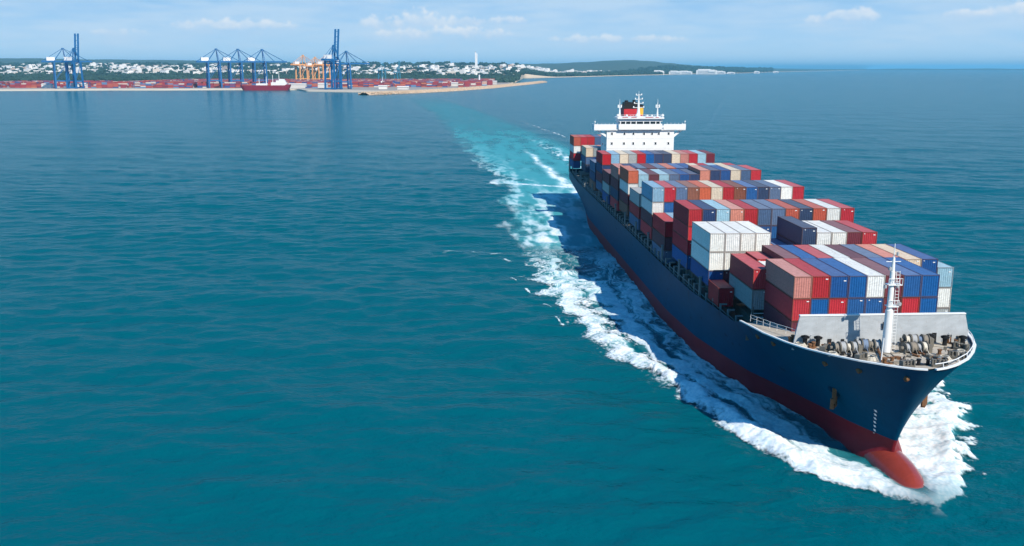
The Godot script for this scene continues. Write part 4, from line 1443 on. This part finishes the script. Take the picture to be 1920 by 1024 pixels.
	rng.seed = 21
	var rock := SphereMesh.new()
	rock.radius = 1.0; rock.height = 1.7; rock.radial_segments = 6; rock.rings = 3
	var mm2 := MultiMesh.new()
	mm2.transform_format = MultiMesh.TRANSFORM_3D
	mm2.mesh = rock
	mm2.instance_count = 2600
	for i in 2600:
		var q := rng.randf() * (jt.size() - 1.001)
		var k := int(q)
		var a := Vector3(jt[k][0], 0, -jt[k][1])
		var b := Vector3(jt[k + 1][0], 0, -jt[k + 1][1])
		var side := (b - a).cross(Vector3.UP).normalized()
		var off := rng.randf_range(-1, 1)
		var p := a.lerp(b, q - k) + side * off * 17.0
		p.y = 4.3 - maxf(absf(off) * 17.0 - 8.0, 0) * 0.45
		mm2.set_instance_transform(i, Transform3D(Basis.from_euler(Vector3(rng.randf() * 6, rng.randf() * 6, 0)).scaled(Vector3.ONE * rng.randf_range(0.8, 1.9)), p))
	var ro := MultiMeshInstance3D.new()
	ro.name = "jetty_rocks"
	ro.multimesh = mm2
	ro.material_override = mat(lin(0.48, 0.36, 0.25), 0.95)
	add_child(ro)
	tag(ro, "pale tan rubble covering the long harbour jetty", "rocks", "", "stuff")
	# container yard: far too many to count
	var bx := BoxMesh.new()
	bx.size = Vector3(12.2, 2.6, 2.44)
	var list := []
	var cl := []
	var pal := [Color(0.32, 0.03, 0.035), Color(0.26, 0.03, 0.05), Color(0.38, 0.08, 0.05), Color(0.18, 0.03, 0.04), Color(0.03, 0.07, 0.22), Color(0.45, 0.14, 0.06), Color(0.55, 0.5, 0.45), Color(0.1, 0.2, 0.35)]
	for zone in [[-1000, -430, 2235, 3000], [-470, -60, 2330, 3050], [-1300, -1080, 2250, 2600]]:
		var z: float = zone[2]
		while z < zone[3]:
			var x: float = zone[0]
			while x < zone[1]:
				var kk := x / z
				if z > table(shore, kk) + 95 and rng.randf() < 0.80 and fposmod(x, 150.0) > 18.0:
					var tiers := rng.randi_range(1, 5)
					var main := rng.randi() % 5
					for k in tiers:
						list.append(Transform3D(Basis(), Vector3(x, 3.0 + 1.3 + k * 2.62, -z)))
						cl.append(pal[main if rng.randf() < 0.45 else rng.randi() % 8])
				x += 12.8
			z += 2.6 if fposmod(z, 34.0) < 22.0 else 12.0
	var my := MultiMesh.new()
	my.transform_format = MultiMesh.TRANSFORM_3D
	my.use_colors = true
	my.mesh = bx
	my.instance_count = list.size()
	for i in list.size():
		my.set_instance_transform(i, list[i])
		my.set_instance_color(i, cl[i])
	var yo := MultiMeshInstance3D.new()
	yo.name = "yard_containers"
	yo.multimesh = my
	var ym := mat(Color.WHITE, 0.7)
	ym.vertex_color_use_as_albedo = true
	yo.material_override = ym
	add_child(yo)
	tag(yo, "mass of mostly red stacked containers filling the port yard", "containers", "", "stuff")
	# lighthouse and the tall white tower
	var lh := thing("lighthouse", "short white harbour light tower behind the jetty", "lighthouse", Transform3D(Basis(), Vector3(-94, 3, -2760)))
	var l1 := Mb.new()
	l1.lathe(Vector3.ZERO, Vector3.UP, [[0, 9], [5, 9], [7, 3.2], [24, 2.0], [25, 2.8], [26, 2.8]], 12)
	obj("tower", l1.done(), white, lh)
	var l2 := Mb.new()
	l2.lathe(Vector3(0, 26, 0), Vector3.UP, [[0, 1.3], [3, 1.3], [4.5, 0.2]], 10)
	obj("lantern", l2.done(), mat(lin(0.2, 0.25, 0.3), 0.3), lh)
	var tw := thing("tall_tower", "tall slender white tower rising above the town", "tower", Transform3D(Basis(), Vector3(-204, 40, -5500)))
	var t1 := Mb.new()
	t1.box(Vector3(-3.5, 48, 0), Vector3(6, 96, 9)); t1.box(Vector3(4.2, 45, 0), Vector3(6, 90, 9)); t1.box(Vector3(0, 40, 0), Vector3(4, 80, 6))
	obj("shaft", t1.done(), white, tw)
	var t2 := Mb.new()
	t2.box(Vector3(-3.5, 98, 0), Vector3(4, 6, 6))
	obj("top_house", t2.done(), mat(lin(0.35, 0.32, 0.34), 0.6), tw)
	# port sheds on the quay
	for q in [[-1010, 2240, 34, 9, 0.72, "pale shed at the foot of the far left cranes"], [-1080, 2230, 22, 8, 0.7, "pale shed at the far left end of the quay"], [-940, 2250, 18, 7, 0.6, "small pale shed right of the far left cranes"], [-500, 2240, 40, 8, 0.55, "long pale shed just right of the red moored ship"], [-450, 2260, 30, 9, 0.6, "pale shed between the red ship and the tall blue crane"], [-285, 2120, 18, 6, 0.7, "small pale shed right of the tall blue crane"], [-236, 2080, 24, 5, 0.6, "low pale shed near the root of the jetty"], [-110, 2600, 26, 6, 0.5, "grey shed behind the middle of the jetty"], [-60, 2720, 34, 8, 0.5, "long grey shed near the lighthouse"], [-150, 2480, 20, 7, 0.6, "pale shed among the last yard containers by the jetty"]]:
		var sh := thing("port_shed", q[5], "shed", Transform3D(Basis(), Vector3(q[0], 3, -q[1])), "low sheds on the port quay")
		var w := Mb.new()
		w.box(Vector3(0, q[3] / 2.0, 0), Vector3(q[2], q[3], 12))
		obj("wall", w.done(), mat(lin(q[4], q[4] * 0.97, q[4] * 0.93), 0.7), sh)
		var r := Mb.new()
		r.quad(Vector3(-q[2] / 2 - 1, q[3], 7), Vector3(q[2] / 2 + 1, q[3], 7), Vector3(q[2] / 2 + 1, q[3] + 2.5, 0), Vector3(-q[2] / 2 - 1, q[3] + 2.5, 0))
		r.quad(Vector3(q[2] / 2 + 1, q[3], -7), Vector3(-q[2] / 2 - 1, q[3], -7), Vector3(-q[2] / 2 - 1, q[3] + 2.5, 0), Vector3(q[2] / 2 + 1, q[3] + 2.5, 0))
		obj("roof", r.done(), mat(lin(0.6, 0.58, 0.55), 0.7), sh)

# ---------------------------------------------------------------- town and woods
func build_town() -> void:
	var rng := RandomNumberGenerator.new()
	rng.seed = 33
	var walls := []
	for c in [[0.74, 0.72, 0.70], [0.60, 0.53, 0.48], [0.80, 0.79, 0.78], [0.42, 0.33, 0.29]]:
		walls.append(mat(lin(c[0], c[1], c[2]), 0.8))
	var meshes := []
	for i in 6:
		var m := Mb.new()
		var w := 1.0
		m.box(Vector3(0, 0.5, 0), Vector3(w, 1.0, 0.6))
		if i % 2: m.box(Vector3(0.2, 1.1, 0), Vector3(0.4, 0.22, 0.4))
		if i % 3 == 0: m.box(Vector3(-0.62, 0.34, 0.1), Vector3(0.3, 0.68, 0.5))
		m.box(Vector3(0, 1.01, 0), Vector3(w * 1.03, 0.05, 0.63))
		meshes.append(m.done())
	var spots := []
	var tries := 0
	while spots.size() < 1150 and tries < 20000:
		tries += 1
		var k := rng.randf_range(-0.62, 0.10)
		var d := rng.randf_range(3950, 6500) if k < 0.01 else rng.randf_range(5900, 7600)
		if k > -0.30 and k < -0.175 and rng.randf() < 0.5: continue
		var clump := land_noise.get_noise_2d(k * d * 1.6 + 900, d * 1.6)
		if clump < -0.10 and rng.randf() < 0.9: continue
		if d < table(shore, k) + 700: continue
		spots.append([k, d])
	var stuff := []
	for i in spots.size():
		var k: float = spots[i][0]
		var d: float = spots[i][1]
		var w := rng.randf_range(16, 46)
		var h := rng.randf_range(6, 14) if rng.randf() < 0.9 else rng.randf_range(14, 25)
		var t := Transform3D(Basis(Vector3.UP, rng.randf_range(-0.7, 0.7)).scaled(Vector3(w, h, w)), Vector3(k * d, land_y(k, d) - 1.0, -d))
		if i < 240:
			var o := obj("town_building", meshes[i % 6], walls[i % 4])
			o.transform = t
			tag(o, "small pale building of the town behind the port", "building", "pale buildings of the town behind the port")
		else:
			stuff.append(t)
	var mm := MultiMesh.new()
	mm.transform_format = MultiMesh.TRANSFORM_3D
	mm.mesh = meshes[1]
	mm.instance_count = stuff.size()
	for i in stuff.size():
		mm.set_instance_transform(i, stuff[i])
	var so := MultiMeshInstance3D.new()
	so.name = "far_town"
	so.multimesh = mm
	so.material_override = walls[0]
	add_child(so)
	tag(so, "dense pale far-off town houses spreading over the slope", "houses", "", "stuff")
	# white apartment blocks along the beach
	var glass := mat(lin(0.12, 0.16, 0.2), 0.3)
	var block_white := mat(lin(0.84, 0.84, 0.83), 0.8)
	for q in [[905, 6620, 70, 14, "lowest white beach apartment block, leftmost of the beach row"], [1000, 6560, 76, 27, "stepped white beach apartment block, second from left"], [1075, 6700, 40, 18, "narrow grey-white beach apartment block, third from left"], [1120, 6600, 84, 24, "broad white beach apartment block, fourth from left"], [1220, 6760, 96, 23, "long white beach apartment block left of the largest one"], [1375, 6800, 150, 34, "largest white beach apartment block of the row"], [1520, 7000, 66, 22, "white beach apartment block right of the largest one"], [1640, 7200, 60, 14, "low grey beach block near the right end of the row"], [2010, 7900, 46, 18, "small white beach block standing alone on the right"], [2440, 8900, 50, 16, "rightmost small white beach block"]]:
		var x: float = q[0]
		var d: float = q[1] + 650
		var xx: float = x * d / q[1]
		var b := thing("apartment_block", q[4], "building", Transform3D(Basis(Vector3.UP, -0.25), Vector3(xx, land_y(xx / d, d) - 1, -d)), "apartment blocks along the beach")
		var m := Mb.new()
		var w: float = q[2] * 1.05
		var h: float = q[3] * 1.15
		m.box(Vector3(0, h * 0.4, 0), Vector3(w, h * 0.8, 18))
		m.box(Vector3(-w * 0.12, h * 0.9, 0), Vector3(w * 0.6, h * 0.22, 15))
		m.box(Vector3(w * 0.25, h * 0.7, 5), Vector3(w * 0.3, h * 0.4, 16))
		obj("wall", m.done(), block_white, b)
		for k in int(h / 4.0):
			var g := Mb.new()
			g.box(Vector3(0, 2.5 + k * 3.6, 9.1), Vector3(w * 0.86, 1.3, 0.3))
			if 2.5 + k * 3.6 < h * 0.78:
				obj("window_band", g.done(), glass, b)
	# woods
	var crown := Mb.new()
	var base := []
	var nz := noise(91, 1.3, 2)
	for j in 7:
		var row := []
		for i in 10:
			var a := TAU * i / 10.0
			var e := -PI / 2 + PI * j / 6.0
			var p := Vector3(cos(a) * cos(e), sin(e) * 0.75, sin(a) * cos(e))
			row.append(p * (1.0 + 0.6 * nz.get_noise_3d(p.x * 2, p.y * 2, p.z * 2)))
		base.append(row)
	for j in 6:
		for i in 10:
			crown.quad(base[j][i], base[j][(i + 1) % 10], base[j + 1][(i + 1) % 10], base[j + 1][i])
	var trees := []
	var tc := []
	tries = 0
	while trees.size() < 11000 and tries < 60000:
		tries += 1
		var k := rng.randf_range(-0.66, 0.27)
		var ds := table(shore, k)
		var d := 0.0
		if k < 0.008:
			d = rng.randf_range(3080, 3950) if rng.randf() < 0.62 else rng.randf_range(3950, 7200)
		else:
			var fw := clampf(ds / 5000.0, 1, 3)
			d = ds + rng.randf_range(70, 1100 * fw)
		if d < ds + 60: continue
		var r := rng.randf_range(5, 11) * clampf(d / 4500.0, 1.0, 2.2)
		trees.append(Transform3D(Basis(Vector3.UP, rng.randf() * TAU).scaled(Vector3(r, r * rng.randf_range(0.8, 1.2), r)), Vector3(k * d, land_y(k, d) + r * 0.55, -d)))
		var g := rng.randf_range(0.7, 1.25)
		tc.append(Color(0.032 * g, 0.062 * g, 0.046 * g))
	var tm := MultiMesh.new()
	tm.transform_format = MultiMesh.TRANSFORM_3D
	tm.use_colors = true
	tm.mesh = crown.done()
	tm.instance_count = trees.size()
	for i in trees.size():
		tm.set_instance_transform(i, trees[i])
		tm.set_instance_color(i, tc[i])
	var to := MultiMeshInstance3D.new()
	to.name = "woods"
	to.multimesh = tm
	var fm := mat(Color.WHITE, 0.9, 0.2)
	fm.vertex_color_use_as_albedo = true
	to.material_override = fm
	add_child(to)
	tag(to, "dark green belt of far-off trees between port and town", "trees", "", "stuff")
